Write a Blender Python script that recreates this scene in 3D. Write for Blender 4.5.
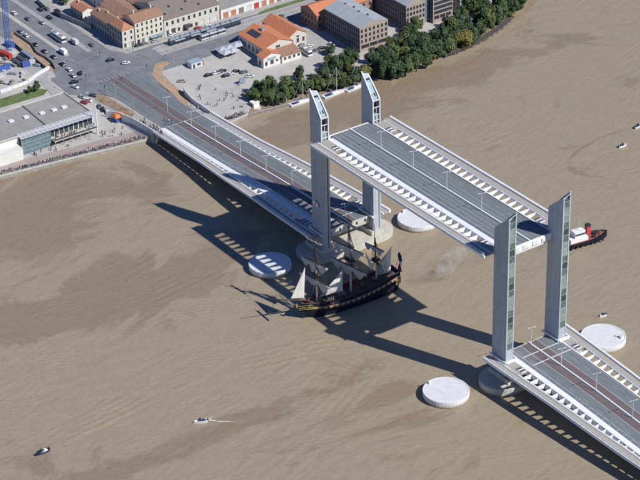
import bpy, bmesh, math, random
import numpy as np
from mathutils import Vector, Matrix
R = math.radians
random.seed(7)
rng = np.random.default_rng(11)
for o in list(bpy.data.objects):
    bpy.data.objects.remove(o)
SC = bpy.context.scene
COL = SC.collection

# ------------------------------------------------------------------ camera, sky, sun, exposure
CAM = np.array([656.7687, -513.2549, 515.2159])
YAW, DEP, ROLL, FPX = 2.5352, 0.5251, -0.0220, 2310.03
FW = np.array([math.cos(DEP)*math.cos(YAW), math.cos(DEP)*math.sin(YAW), -math.sin(DEP)])
_r = np.cross(FW, [0, 0, 1]); _r /= np.linalg.norm(_r); _u = np.cross(_r, FW)
RT = math.cos(ROLL)*_r + math.sin(ROLL)*_u
UP = -math.sin(ROLL)*_r + math.cos(ROLL)*_u
cd = bpy.data.cameras.new('camera'); cam = bpy.data.objects.new('camera', cd); COL.objects.link(cam)
cam.matrix_world = Matrix(((RT[0], UP[0], -FW[0], CAM[0]), (RT[1], UP[1], -FW[1], CAM[1]),
                           (RT[2], UP[2], -FW[2], CAM[2]), (0, 0, 0, 1)))
cd.sensor_width = 36; cd.lens = FPX/640*36; cd.clip_start = 5; cd.clip_end = 5000
SC.camera = cam
SUN_AZ, SUN_EL = 22.85, 42.5            # measured from +X, from the tower and deck shadows
w = bpy.data.worlds.new('World'); SC.world = w; w.use_nodes = True
nt = w.node_tree; bg = nt.nodes['Background']
sky = nt.nodes.new('ShaderNodeTexSky'); sky.sky_type = 'NISHITA'; sky.sun_disc = False
sky.sun_elevation = R(SUN_EL); sky.sun_rotation = R(90-SUN_AZ)
sky.air_density = 1.0; sky.dust_density = 0.0; sky.ozone_density = 4.0
hs = nt.nodes.new('ShaderNodeHueSaturation'); hs.inputs['Saturation'].default_value = 1.22; hs.inputs['Hue'].default_value = .515
nt.links.new(sky.outputs[0], hs.inputs['Color']); nt.links.new(hs.outputs[0], bg.inputs[0]); bg.inputs[1].default_value = 0.078
sd = bpy.data.lights.new('sun', 'SUN'); sun = bpy.data.objects.new('sun', sd); COL.objects.link(sun)
sd.energy = 4.6; sd.angle = R(0.53); sd.color = (1.0, 0.965, 0.91)
_d = Vector((math.cos(R(SUN_EL))*math.cos(R(SUN_AZ)), math.cos(R(SUN_EL))*math.sin(R(SUN_AZ)), math.sin(R(SUN_EL))))
sun.rotation_euler = _d.to_track_quat('Z', 'Y').to_euler(); sun.location = (0, 0, 300)
SC.view_settings.view_transform = 'Standard'; SC.view_settings.look = 'None'
SC.view_settings.exposure = 0.12; SC.view_settings.gamma = 1

# ------------------------------------------------------------------ helpers
def lerp_tab(tab, x):
    xs = [t[0] for t in tab]; ys = [t[1] for t in tab]
    return float(np.interp(x, xs, ys))
ZD = [(-260, 5.2), (-212, 6.1), (-191, 6.6), (-169, 7.5), (-148, 8.5), (-122, 10.0), (-106, 10.8), (-64, 12.2),
      (60, 12.2), (81, 11.6), (102, 10.9), (123, 9.6), (160, 7.4), (260, 4)]
QZ = 2.0          # quay level above the water
def zdeck(x): return lerp_tab(ZD, x)
def gz(x, y):
    """height of the left bank: quay 3 m, streets 4.5 m, and the ramp up to the bridge"""
    b = QZ + (4.5-QZ)*min(1, max(0, (-222-x)/60))
    if x > -285:
        r = zdeck(x) if x > -260 else 5.2 + (b-5.2)*min(1, (-260-x)/22)
        k = min(1, max(0, (20-abs(y))/6))
        return b + (r-b)*k if r > b else b
    return b
def unproj(px, py, z=0):
    d = FW*FPX + RT*(px-320) - UP*(py-240)
    return CAM + d*(z-CAM[2])/d[2]
def G(px, py):
    """ground point of the bank seen at a photo pixel"""
    z = 4.0
    for _ in range(6):
        P = unproj(px, py, z); z = gz(P[0], P[1])
    return (P[0], P[1], z)
def PX(pts): return [G(*p)[:2] for p in pts]

class MB:
    def __init__(s): s.v = []; s.f = []; s.m = []; s.mi = 0
    def add(s, vs, fs):
        b = len(s.v); s.v += [tuple(map(float, p)) for p in vs]
        for f in fs: s.f.append([b+i for i in f]); s.m.append(s.mi)
        return s
    def hexa(s, p):        # 8 points: bottom 4 ccw, top 4 ccw
        return s.add(p, [(3, 2, 1, 0), (4, 5, 6, 7), (0, 1, 5, 4), (1, 2, 6, 5), (2, 3, 7, 6), (3, 0, 4, 7)])
    def box(s, x0, x1, y0, y1, z0, z1):
        return s.hexa([(x0, y0, z0), (x1, y0, z0), (x1, y1, z0), (x0, y1, z0), (x0, y0, z1), (x1, y0, z1), (x1, y1, z1), (x0, y1, z1)])
    def cbox(s, c, d, rz=0):
        a, b = math.cos(rz), math.sin(rz); P = []
        for z in (-.5, .5):
            for x, y in ((-.5, -.5), (.5, -.5), (.5, .5), (-.5, .5)):
                X, Y = x*d[0], y*d[1]; P.append((c[0]+a*X-b*Y, c[1]+b*X+a*Y, c[2]+z*d[2]))
        return s.hexa(P)
    def prism(s, poly, z0, z1):
        n = len(poly)
        z0 = z0 if hasattr(z0, '__len__') else [z0]*n
        z1 = z1 if hasattr(z1, '__len__') else [z1]*n
        vs = [(p[0], p[1], z0[i]) for i, p in enumerate(poly)] + [(p[0], p[1], z1[i]) for i, p in enumerate(poly)]
        fs = [tuple(range(n))[::-1], tuple(range(n, 2*n))] + [(i, (i+1) % n, n+(i+1) % n, n+i) for i in range(n)]
        return s.add(vs, fs)
    def tube(s, a, b, r0, r1=None, n=6):
        r1 = r0 if r1 is None else r1
        a = Vector(a); b = Vector(b); d = b-a
        if d.length < 1e-6: return s
        q = d.to_track_quat('Z', 'X'); vs = []
        for c, r in ((a, r0), (b, r1)):
            for i in range(n):
                t = 2*math.pi*i/n; vs.append(c + q @ Vector((r*math.cos(t), r*math.sin(t), 0)))
        return s.add(vs, [tuple(range(n))[::-1], tuple(range(n, 2*n))] + [(i, (i+1) % n, n+(i+1) % n, n+i) for i in range(n)])
    def lathe(s, prof, n=24, c=(0, 0), caps=True):
        vs = []
        for r, z in prof:
            for i in range(n):
                t = 2*math.pi*i/n; vs.append((c[0]+r*math.cos(t), c[1]+r*math.sin(t), z))
        fs = []
        for k in range(len(prof)-1):
            for i in range(n):
                j = (i+1) % n; fs.append((k*n+i, k*n+j, (k+1)*n+j, (k+1)*n+i))
        if caps:
            fs.append(tuple(range(n))[::-1]); fs.append(tuple(range((len(prof)-1)*n, len(prof)*n)))
        return s.add(vs, fs)
    def ribbon(s, xs, ya, yb, zt, th):
        """slab running along x: ya(x)..yb(x) wide, top at zt(x), th thick"""
        vs = []
        for x in xs:
            a, b, z = ya(x), yb(x), zt(x)
            t = th(x) if callable(th) else th
            vs += [(x, a, z-t), (x, b, z-t), (x, b, z), (x, a, z)]
        n = len(xs); fs = [(0, 3, 2, 1), (4*n-4, 4*n-3, 4*n-2, 4*n-1)]
        for i in range(n-1):
            p, q = 4*i, 4*i+4
            fs += [(p, p+1, q+1, q), (p+1, p+2, q+2, q+1), (p+2, p+3, q+3, q+2), (p+3, p, q, q+3)]
        return s.add(vs, fs)
    def mesh(s, name, org=(0, 0, 0), smooth=False):
        me = bpy.data.meshes.new(name)
        me.from_pydata([(p[0]-org[0], p[1]-org[1], p[2]-org[2]) for p in s.v], [], s.f)
        if smooth: me.polygons.foreach_set('use_smooth', [True]*len(s.f))
        if any(s.m): me.polygons.foreach_set('material_index', s.m)
        bm = bmesh.new(); bm.from_mesh(me); bmesh.ops.recalc_face_normals(bm, faces=bm.faces); bm.to_mesh(me); bm.free()
        me.update(); return me
    def build(s, name, mats, parent=None, org=(0, 0, 0), smooth=False, loc=None, rz=0):
        me = s.mesh(name, org, smooth)
        for m in (mats if isinstance(mats, (list, tuple)) else [mats]): me.materials.append(m)
        return link(name, me, parent, loc, rz)
def link(name, me, parent=None, loc=None, rz=0):
    o = bpy.data.objects.new(name, me); COL.objects.link(o)
    if parent: o.parent = parent
    if loc is not None: o.location = loc
    if rz: o.rotation_euler[2] = rz
    return o
def tag(o, label, cat, group=None):
    o['label'] = label; o['category'] = cat
    if group: o['group'] = group
    return o
def thing(name, label, cat, loc=(0, 0, 0), rz=0, group=None):
    o = bpy.data.objects.new(name, None); COL.objects.link(o); o.location = loc; o.rotation_euler[2] = rz
    o.empty_display_size = .5
    return tag(o, label, cat, group)
def struct(o): o['kind'] = 'structure'; return o
def stuff(o): o['kind'] = 'stuff'; return o
def copy_tree(o, parent=None):
    c = o.copy(); COL.objects.link(c); c.parent = parent
    for ch in o.children: copy_tree(ch, c)
    return c
ORD = ['first', 'second', 'third', 'fourth', 'fifth', 'sixth', 'seventh', 'eighth', 'ninth', 'tenth', 'eleventh', 'twelfth', 'thirteenth', 'fourteenth', 'fifteenth', 'sixteenth', 'seventeenth', 'eighteenth', 'nineteenth', 'twentieth', 'twenty-first', 'twenty-second', 'twenty-third', 'twenty-fourth', 'twenty-fifth', 'twenty-sixth']

# ------------------------------------------------------------------ materials
def mat(name, col, rough=0.7, var=0.12, scale=0.4, metal=0, bump=0, bscale=3, spec=0.4, alpha=1, streak=None, fine=None, hue=None):
    m = bpy.data.materials.new(name); m.use_nodes = True; n = m.node_tree; b = n.nodes['Principled BSDF']
    b.inputs['Roughness'].default_value = rough; b.inputs['Metallic'].default_value = metal
    b.inputs['Specular IOR Level'].default_value = spec; b.inputs['Alpha'].default_value = alpha
    geo = n.nodes.new('ShaderNodeNewGeometry')
    mp = n.nodes.new('ShaderNodeMapping'); n.links.new(geo.outputs['Position'], mp.inputs[0])
    if streak: mp.inputs['Scale'].default_value = streak
    tx = n.nodes.new('ShaderNodeTexNoise'); tx.inputs['Scale'].default_value = scale; tx.inputs['Detail'].default_value = 8
    tx.inputs['Roughness'].default_value = 0.65
    n.links.new(mp.outputs[0], tx.inputs[0])
    cr = n.nodes.new('ShaderNodeValToRGB'); cr.color_ramp.elements[0].position = .3; cr.color_ramp.elements[1].position = .7
    h = hue or (1, 1, 1)
    cr.color_ramp.elements[0].color = tuple(max(0, c*(1-var)*k) for c, k in zip(col, h)) + (1,)
    cr.color_ramp.elements[1].color = tuple(min(1, c*(1+var)) for c in col) + (1,)
    n.links.new(tx.outputs[0], cr.inputs[0]); n.links.new(cr.outputs[0], b.inputs['Base Color'])
    if bump:
        t2 = n.nodes.new('ShaderNodeTexNoise'); t2.inputs['Scale'].default_value = bscale; t2.inputs['Detail'].default_value = 4
        n.links.new(geo.outputs['Position'], t2.inputs[0])
        bp = n.nodes.new('ShaderNodeBump'); bp.inputs['Strength'].default_value = bump; bp.inputs['Distance'].default_value = .2
        n.links.new(t2.outputs[0], bp.inputs['Height']); n.links.new(bp.outputs[0], b.inputs['Normal'])
    return m
M = {}
def dm(k, *a, **kw): M[k] = mat(k, *a, **kw)
dm('asphalt', (.165, .182, .195), .85, .2, .5, streak=(.12, 1.4, 1))
dm('asphalt_old', (.185, .195, .21), .9, .22, .16)
dm('bus_lane', (.150, .122, .122), .85, .15, .6, streak=(.15, 1.5, 1))
dm('paint', (.36, .37, .38), .7, .25, 2)
dm('white', (.80, .80, .79), .5, .06, .3)
dm('white_steel', (.78, .80, .82), .45, .06, .5)
dm('rail', (.66, .67, .68), .45, .08, .5)
dm('walkway', (.37, .345, .315), .85, .12, .8, streak=(.2, 2.5, 1))
dm('screen', (.50, .52, .53), .4, .05, .5, alpha=.62)
dm('girder', (.62, .62, .61), .6, .1, .3)
dm('grate', (.10, .105, .125), .8, .1, 1)
dm('tower', (.41, .445, .50), .75, .08, .25, bump=.05)
dm('tower_in', (.30, .35, .37), .6, .25, .8)
dm('tower_rim', (.54, .56, .57), .5, .06, .5)
dm('blue_glass', (.32, .42, .48), .15, .1, .4, spec=.7)
dm('green_glass', (.16, .225, .20), .1, .5, .5, spec=.7, alpha=.45)
dm('green_steel', (.31, .37, .345), .5, .15, .6)
dm('green_glass_dark', (.06, .09, .085), .1, .3, .5, spec=.7, alpha=.6)
dm('green_glass_light', (.33, .40, .37), .12, .3, .5, spec=.7, alpha=.55)
dm('dark', (.03, .033, .038), .6, .2, 1)
dm('concrete', (.50, .48, .43), .85, .14, .35, bump=.05)
dm('concrete_white', (.66, .67, .68), .75, .10, .35)
dm('concrete_wet', (.33, .26, .17), .7, .3, .6)
dm('quay_stone', (.30, .28, .25), .9, .25, .5)
dm('paint_worn', (.30, .30, .30), .8, .3, 1)
dm('gravel', (.44, .42, .395), .95, .13, .16, bump=.1)
dm('paving', (.36, .35, .34), .9, .12, .3)
dm('promenade', (.36, .30, .275), .9, .12, .4)
dm('earth', (.38, .27, .18), .95, .25, .4, bump=.1)
dm('mud', (.21, .155, .10), .6, .2, .25, bump=.15)
dm('grass', (.12, .16, .06), .95, .35, .4, bump=.2)
dm('tile', (.41, .19, .115), .85, .30, 1.5, bump=.2, bscale=2)
dm('tile_old', (.30, .175, .12), .9, .35, 1.5, bump=.2, bscale=2)
dm('tile_brown', (.21, .175, .155), .9, .25, 1.5, bump=.15, bscale=2)
dm('tile_hall', (.52, .195, .095), .85, .28, 1.5, bump=.2, bscale=2)
dm('slate_clad_shade', (.135, .14, .155), .6, .15, .4)  # dark office cladding, with the shade of that side in its colour
dm('concrete_stain', (.50, .47, .41), .85, .22, .5)
dm('tile_new', (.52, .20, .10), .8, .2, 1.5, bump=.15, bscale=2)
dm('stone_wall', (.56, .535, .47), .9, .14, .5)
dm('stone_cream', (.58, .545, .46), .9, .10, .5)
dm('plaster', (.66, .65, .61), .9, .1, .4)
dm('plaster_grey_and_shade', (.29, .29, .295), .9, .2, .4)  # grey plaster, also house sides darkened in colour for their shade
dm('brick', (.30, .19, .15), .9, .2, .8)
dm('office_wall', (.36, .29, .24), .85, .12, .6)
dm('zinc', (.36, .39, .41), .5, .08, .3, streak=(1, .1, 1))
dm('roof_grey', (.30, .29, .275), .9, .12, .2)
dm('glass', (.04, .055, .07), .12, .3, .8, spec=.8)
dm('glass_teal', (.12, .20, .22), .15, .3, .6, spec=.8)
dm('shutter', (.55, .56, .57), .7, .08, .5)
dm('awning', (.22, .27, .32), .8, .15, .5)
dm('tent', (.42, .44, .48), .6, .1, .5)
dm('orange', (.62, .19, .05), .7, .1, .5)
dm('blue', (.06, .12, .35), .6, .15, .5)
dm('red', (.42, .05, .04), .6, .15, .5)
dm('red_paint', (.50, .06, .07), .55, .1, .8)
dm('steel_dark', (.07, .075, .085), .5, .2, .5)
dm('steel', (.40, .42, .44), .4, .1, .5, metal=.4)
dm('timber', (.26, .22, .19), .85, .2, .6)
dm('timber_dark', (.09, .08, .075), .85, .3, .6)
dm('bark', (.10, .075, .05), .95, .2, 1)
dm('hull_black', (.012, .015, .028), .6, .3, .5, spec=.15)
dm('hull_ochre', (.33, .23, .115), .6, .15, .8)
dm('hull_blue', (.05, .08, .16), .5, .2, .8)
dm('gold', (.34, .25, .07), .4, .2, 1.5)
dm('deck_wood', (.11, .085, .07), .8, .25, .8)
dm('spar', (.06, .045, .035), .6, .3, .8)
dm('mast_wood', (.20, .14, .09), .6, .2, .8)
dm('rope', (.055, .045, .035), .9, .2, .5)
dm('sail', (.62, .60, .55), .85, .06, .3, bump=.1, bscale=1)
dm('sail_furled', (.46, .45, .44), .9, .16, .7, bump=.3, bscale=2)
dm('flag_blue', (.02, .03, .12), .8, .05, 1)
dm('flag_white', (.75, .75, .75), .8, .05, 1)
dm('flag_red', (.60, .03, .03), .8, .05, 1)
dm('skin', (.45, .28, .20), .6, .1, 2)
dm('rubber', (.02, .02, .022), .8, .1, 2)
dm('boat_white', (.78, .78, .76), .35, .05, .6)
dm('boat_navy', (.02, .03, .06), .35, .1, .6)
dm('tug_orange', (.27, .10, .065), .55, .2, .8)
dm('tug_deckgear', (.30, .10, .06), .7, .3, 1.5)
dm('foam', (.62, .58, .52), .8, .3, .8)
dm('solar', (.05, .06, .075), .25, .1, .5)
for k, c in dict(white=(.70, .70, .69), black=(.012, .013, .015), grey=(.16, .17, .18), silver=(.42, .43, .44), blue=(.03, .06, .16), red=(.35, .03, .03), navy=(.015, .02, .04), beige=(.40, .36, .30)).items():
    dm('car_'+k, c, .3, .04, .5, spec=.6)
def joints(m):
    n = m.node_tree; L = n.links.new; b = n.nodes['Principled BSDF']; src = b.inputs['Base Color'].links[0].from_socket
    g = n.nodes.new('ShaderNodeNewGeometry'); sp = n.nodes.new('ShaderNodeSeparateXYZ'); L(g.outputs['Position'], sp.inputs[0])
    def mt(op, a, c):
        k = n.nodes.new('ShaderNodeMath'); k.operation = op; L(a, k.inputs[0]); k.inputs[1].default_value = c; return k.outputs[0]
    ln = mt('LESS_THAN', mt('FRACT', mt('DIVIDE', sp.outputs[2], 3.9), 0), .045)
    mp = n.nodes.new('ShaderNodeMapping'); mp.inputs['Scale'].default_value = (1.3, 1.3, .035); L(g.outputs['Position'], mp.inputs[0])
    t = n.nodes.new('ShaderNodeTexNoise'); t.inputs['Scale'].default_value = 1; t.inputs['Detail'].default_value = 5; L(mp.outputs[0], t.inputs[0])
    r_ = n.nodes.new('ShaderNodeMapRange'); r_.inputs[1].default_value = .3; r_.inputs[2].default_value = .7; r_.inputs[3].default_value = .86; r_.inputs[4].default_value = 1.08; L(t.outputs[0], r_.inputs[0])
    k = n.nodes.new('ShaderNodeMath'); k.operation = 'SUBTRACT'; L(r_.outputs[0], k.inputs[0]); L(mt('MULTIPLY', ln, .17), k.inputs[1])
    vm = n.nodes.new('ShaderNodeVectorMath'); vm.operation = 'SCALE'; L(src, vm.inputs[0]); L(k.outputs[0], vm.inputs['Scale']); L(vm.outputs[0], b.inputs['Base Color'])
joints(M['tower'])
CL = []
for i, c in enumerate([(.05, .05, .06), (.03, .05, .12), (.10, .10, .11), (.30, .05, .05), (.55, .54, .52), (.12, .16, .28), (.33, .29, .24), (.45, .42, .40), (.25, .10, .12), (.07, .12, .09)]):
    CL.append(mat('cloth_%d' % i, c, .9, .05, 3))
LEAF = []
for i, c in enumerate([(.100, .138, .048), (.080, .118, .046), (.128, .166, .056), (.070, .108, .052), (.205, .190, .055)]):
    m = mat('leaf_%d' % i, c, .75, .45, 1.2, spec=.3); LEAF.append(m)

# ------------------------------------------------------------------ water
def water_mat():
    m = bpy.data.materials.new('silty_water'); m.use_nodes = True; n = m.node_tree; b = n.nodes['Principled BSDF']
    L = n.links.new; N = n.nodes.new
    b.inputs['Roughness'].default_value = .32; b.inputs['IOR'].default_value = 1.33; b.inputs['Specular IOR Level'].default_value = .5
    geo = N('ShaderNodeNewGeometry')
    def noise(sc, scale, det=6, dist=0, rough=.6, rot=0):
        mp = N('ShaderNodeMapping'); mp.inputs['Scale'].default_value = sc; mp.inputs['Rotation'].default_value = (0, 0, rot)
        L(geo.outputs['Position'], mp.inputs[0])
        t = N('ShaderNodeTexNoise'); t.inputs['Scale'].default_value = scale; t.inputs['Detail'].default_value = det
        t.inputs['Distortion'].default_value = dist; t.inputs['Roughness'].default_value = rough
        L(mp.outputs[0], t.inputs[0]); return t.outputs[0]
    def ramp(src, p0, p1, c0=(0, 0, 0), c1=(1, 1, 1)):
        r = N('ShaderNodeValToRGB'); r.color_ramp.elements[0].position = p0; r.color_ramp.elements[1].position = p1
        r.color_ramp.elements[0].color = c0+(1,); r.color_ramp.elements[1].color = c1+(1,); L(src, r.inputs[0]); return r.outputs[0]
    def math_(op, a, b2):
        k = N('ShaderNodeMath'); k.operation = op
        for i, s in enumerate((a, b2)):
            if isinstance(s, (int, float)): k.inputs[i].default_value = s
            else: L(s, k.inputs[i])
        return k.outputs[0]
    def mix(f, a, b2):
        k = N('ShaderNodeMix'); k.data_type = 'RGBA'
        L(f, k.inputs[0]) if not isinstance(f, float) else setattr(k.inputs[0], 'default_value', f)
        for i, s in ((6, a), (7, b2)):
            if isinstance(s, tuple): k.inputs[i].default_value = s+(1,)
            else: L(s, k.inputs[i])
        return k.outputs[2]
    warp = noise((1, .6, 1), .026, 12, 1.6, .68)
    # silt plumes, where the photograph has them: (centre x, y, radius x, radius y, strength)
    tot = None
    plumes = [tuple(unproj(px, py)[:2])+(rx, ry, st) for px, py, rx, ry, st in
              ((40, 205, 34, 44, .55), (110, 299, 20, 38, .62), (205, 262, 17, 30, .42), (36, 318, 14, 22, .45), (175, 449, 8, 70, .50), (305, 433, 9, 40, .35),
               (395, 404, 20, 18, .34), (20, 240, 20, 20, .3), (330, 118, 16, 60, .42), (430, 80, 13, 60, .40), (235, 150, 14, 22, .40), (510, 60, 9, 50, .32), (470, 262, 8, 30, .3), (560, 262, 9, 40, .22), (600, 90, 8, 60, .2), (20, 470, 10, 24, .35))]
    sep = N('ShaderNodeSeparateXYZ'); L(geo.outputs['Position'], sep.inputs[0])
    for cx, cy, rx, ry, st in plumes:
        dx = math_('DIVIDE', math_('SUBTRACT', sep.outputs[0], cx), rx); dy = math_('DIVIDE', math_('SUBTRACT', sep.outputs[1], cy), ry)
        d2 = math_('ADD', math_('MULTIPLY', dx, dx), math_('MULTIPLY', dy, dy))
        g = math_('MULTIPLY', math_('DIVIDE', 1.0, math_('ADD', 1.0, math_('MULTIPLY', d2, d2))), st)
        tot = g if tot is None else math_('ADD', tot, g)
    # curved silt line of an eddy at the right edge
    C_ = unproj(632, 150); dx = math_('DIVIDE', math_('SUBTRACT', sep.outputs[0], C_[0]), 19.0); dy = math_('DIVIDE', math_('SUBTRACT', sep.outputs[1], C_[1]), 37.0)
    rr_ = math_('POWER', math_('ADD', math_('MULTIPLY', dx, dx), math_('MULTIPLY', dy, dy)), .5)
    e_ = math_('DIVIDE', math_('SUBTRACT', math_('ADD', rr_, math_('MULTIPLY', warp, .25)), 1.1), .05)
    tot = math_('ADD', tot, math_('DIVIDE', .42, math_('ADD', 1.0, math_('MULTIPLY', e_, e_))))
    f = math_('ADD', math_('MULTIPLY', math_('SUBTRACT', warp, .5), 2.4), math_('SUBTRACT', tot, .08))
    f1 = ramp(f, .16, .36)
    streak = ramp(noise((1, .30, 1), .30, 8, .8, .7, R(8)), .25, .8)
    fine = ramp(noise((1, .5, 1), 1.1, 7, .4, .75, R(-14)), .25, .8)
    light = mix(streak, (.305, .252, .172), (.360, .304, .218)); brown = mix(streak, (.225, .162, .106), (.285, .218, .150))
    c = mix(f1, light, brown); c = mix(.28, c, mix(fine, (.19, .145, .095), (.42, .36, .275)))
    L(c, b.inputs['Base Color'])
    h = math_('ADD', math_('MULTIPLY', noise((1, .5, 1), .55, 5, .3, .6, R(12)), 1.0), math_('MULTIPLY', noise((1, .6, 1), 1.7, 3, 0, .6, R(-20)), .35))
    def wave(rot, lam, dist):
        mp = N('ShaderNodeMapping'); mp.inputs['Rotation'].default_value = (0, 0, rot); L(geo.outputs['Position'], mp.inputs[0])
        t = N('ShaderNodeTexWave'); t.inputs['Scale'].default_value = .314/lam; t.inputs['Distortion'].default_value = dist; t.inputs['Detail'].default_value = 3; t.inputs['Detail Scale'].default_value = .9
        L(mp.outputs[0], t.inputs[0]); return t.outputs[1]
    m1 = ramp(noise((1, .6, 1), .045, 4, .5), .42, .66); m2 = ramp(noise((1, .6, 1), .06, 4, .5, .6, R(60)), .45, .66)
    h = math_('ADD', h, math_('MULTIPLY', math_('MULTIPLY', wave(R(24), 2.6, 5), m1), .36))
    h = math_('ADD', h, math_('MULTIPLY', math_('MULTIPLY', wave(R(-18), 3.6, 6), m2), .36))
    bp = N('ShaderNodeBump'); bp.inputs['Strength'].default_value = .27; bp.inputs['Distance'].default_value = .5
    L(h, bp.inputs['Height']); L(bp.outputs[0], b.inputs['Normal'])
    return m
M['water'] = water_mat()
x = np.arange(-216, 201, 1.3); y = np.arange(-262, 330, 1.3)
XX, YY = np.meshgrid(x, y, indexing='ij')
def vnoise(X, Y, s, seed):
    g = np.random.default_rng(seed).random((64, 64)); a, b = X/s % 64, Y/s % 64
    i, j = a.astype(int) % 64, b.astype(int) % 64; fa, fb = a-np.floor(a), b-np.floor(b)
    fa, fb = fa*fa*(3-2*fa), fb*fb*(3-2*fb); i1, j1 = (i+1) % 64, (j+1) % 64
    return (g[i, j]*(1-fa)+g[i1, j]*fa)*(1-fb) + (g[i, j1]*(1-fa)+g[i1, j1]*fa)*fb
Z = np.zeros_like(XX)
for ang, lam, amp, sd_ in ((15, 6.5, .05, 1), (-12, 9, .05, 2), (38, 5, .035, 3), (-35, 7.5, .035, 4), (75, 11, .03, 5)):
    ph = (XX*math.cos(R(ang)) + YY*math.sin(R(ang)))/lam*2*math.pi + 7*vnoise(XX, YY, 26, sd_)
    Z += .5*amp*np.sin(ph)*(vnoise(XX, YY, 38, sd_+20)**2)*1.8
Z += (vnoise(XX, YY, 4.5, 40)-.5)*.05
def ridge(p, q, wid, amp, n=1, gap=3.0, fade=True):
    """swell lines of a wake from photo pixel p to q"""
    P = unproj(*p); Q = unproj(*q); d = (Q-P)[:2]; Ln = np.hypot(*d); d = d/Ln
    t = (XX-P[0])*d[0] + (YY-P[1])*d[1]; s = -(XX-P[0])*d[1] + (YY-P[1])*d[0]
    s = s + 1.6*(vnoise(XX, YY, 12, 77)-.5)
    env = np.clip(t/8, 0, 1)*np.clip((Ln-t)/(Ln*.6 if fade else 5), 0, 1)
    out = np.zeros_like(XX)
    for k in range(n):
        u = (s-k*gap)/wid; out += amp*(.8**k)*(1-2*u*u)*np.exp(-u*u)
    return out*env
for a in (((48, 449), (236, 360), 1.1, .42, 4, 3.0), ((44, 450), (190, 372), 1.0, .20, 2, -3.2), ((206, 420), (268, 384), 1.0, .45, 3, 2.6), ((206, 421), (330, 420), 1.0, .2, 2, 2.8),
          ((100, 285), (190, 240), 1.3, .26, 4, 3.2), ((20, 318), (110, 292), 1.2, .2, 3, 3.0), ((150, 305), (240, 262), 1.3, .2, 4, 3.6), ((625, 148), (560, 160), 1.1, .16, 2, 3),
          ((300, 345), (430, 335), 1.2, .24, 5, 3.0), ((235, 372), (400, 338), 1.3, .22, 4, 3.6), ((420, 120), (480, 95), 1.2, .2, 4, 3), ((470, 150), (560, 118), 1.2, .16, 5, 3.4),
          ((330, 430), (400, 350), 1.2, .2, 5, 3.6), ((240, 350), (290, 322), 1.1, .26, 4, 2.8), ((255, 385), (350, 330), 1.2, .22, 4, 3.4), ((560, 300), (630, 265), 1.2, .16, 5, 3.2)):
    Z += 1.25*ridge(*a)
nx, ny = XX.shape
me = bpy.data.meshes.new('river_water')
vi = np.arange(nx*ny).reshape(nx, ny)
fq = np.stack([vi[:-1, :-1], vi[1:, :-1], vi[1:, 1:], vi[:-1, 1:]], -1).reshape(-1, 4)
bx0, bx1, by0, by1 = x[0], x[-1], y[0], y[-1]
# surrounding flat water joins the rippled sheet edge to edge
vv = np.stack([XX, YY, Z], -1)
edge = np.minimum(np.minimum(XX-bx0, bx1-XX), np.minimum(YY-by0, by1-YY)); vv[..., 2] *= np.clip(edge/10, 0, 1)
ext = np.array([(-216, -1500, 0), (1500, -1500, 0), (1500, by0, 0), (-216, by0, 0), (bx1, by0, 0), (1500, by1, 0), (bx1, by1, 0), (-216, by1, 0), (1500, 1500, 0), (-216, 1500, 0)])
b0 = nx*ny
allv = np.concatenate([vv.reshape(-1, 3), ext])
fe = np.array([(b0, b0+1, b0+2, b0+3), (b0+4, b0+2, b0+5, b0+6), (b0+7, b0+5, b0+8, b0+9)])
fa = np.concatenate([fq, fe])
me.vertices.add(len(allv)); me.vertices.foreach_set('co', allv.ravel())
me.loops.add(fa.size); me.loops.foreach_set('vertex_index', fa.ravel().astype(np.int32))
me.polygons.add(len(fa)); me.polygons.foreach_set('loop_start', np.arange(0, fa.size, 4, dtype=np.int32))
me.polygons.foreach_set('use_smooth', np.ones(len(fa), bool))
me.update(calc_edges=True); me.materials.append(M['water'])
struct(link('river_water', me))

# ------------------------------------------------------------------ left bank: ground and sheets
SHORE = [tuple(unproj(*p, QZ)[:2]) for p in ((-60, 191), (0, 176), (60, 161), (147, 139.5))] + \
        [(-197.5, -14), (-197.5, 14)] + [tuple(unproj(*p, QZ)[:2]) for p in ((221, 126.0), (248, 114.0))]
SHORE2 = [tuple(unproj(*p, 1.2)[:2]) for p in ((258, 107), (280, 99.5), (312, 90), (345, 82), (366, 74), (392, 70), (415, 64), (438, 57), (452, 52), (480, 40), (505, 25), (528, 8), (545, -12), (600, -60))]
QUAY_END = SHORE[-1]
def sheet(name, poly, m, dz, step=4.0, kind='structure', parent=None):
    bm = bmesh.new(); vs = [bm.verts.new((p[0], p[1], 0)) for p in poly]; bm.faces.new(vs)
    xs = [p[0] for p in poly]; ys = [p[1] for p in poly]
    for ax, lo, hi in ((0, max(min(xs), -420), min(max(xs), -180)), (1, max(min(ys), -60), min(max(ys), 60))):
        c = math.ceil(lo/step)*step
        while c < hi:
            nrm = (1, 0, 0) if ax == 0 else (0, 1, 0); co = (c, 0, 0) if ax == 0 else (0, c, 0)
            bmesh.ops.bisect_plane(bm, geom=bm.verts[:]+bm.edges[:]+bm.faces[:], plane_co=co, plane_no=nrm, dist=1e-5); c += step
    for v in bm.verts: v.co.z = gz(v.co.x, v.co.y)+dz
    bmesh.ops.recalc_face_normals(bm, faces=bm.faces)
    if sum(f.normal.z for f in bm.faces) < 0: bmesh.ops.reverse_faces(bm, faces=bm.faces)
    me = bpy.data.meshes.new(name); bm.to_mesh(me); bm.free(); me.materials.append(m)
    o = link(name, me, parent)
    if kind and not parent: o['kind'] = kind
    return o
inner = [(p[0]-4.5, p[1]) for p in SHORE2]
gpoly = [(-900, -700), (SHORE[0][0]-10, -700)] + SHORE + inner + [(inner[-1][0]-60, 700), (-900, 700)]
sheet('ground', gpoly, M['gravel'], 0)
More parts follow.
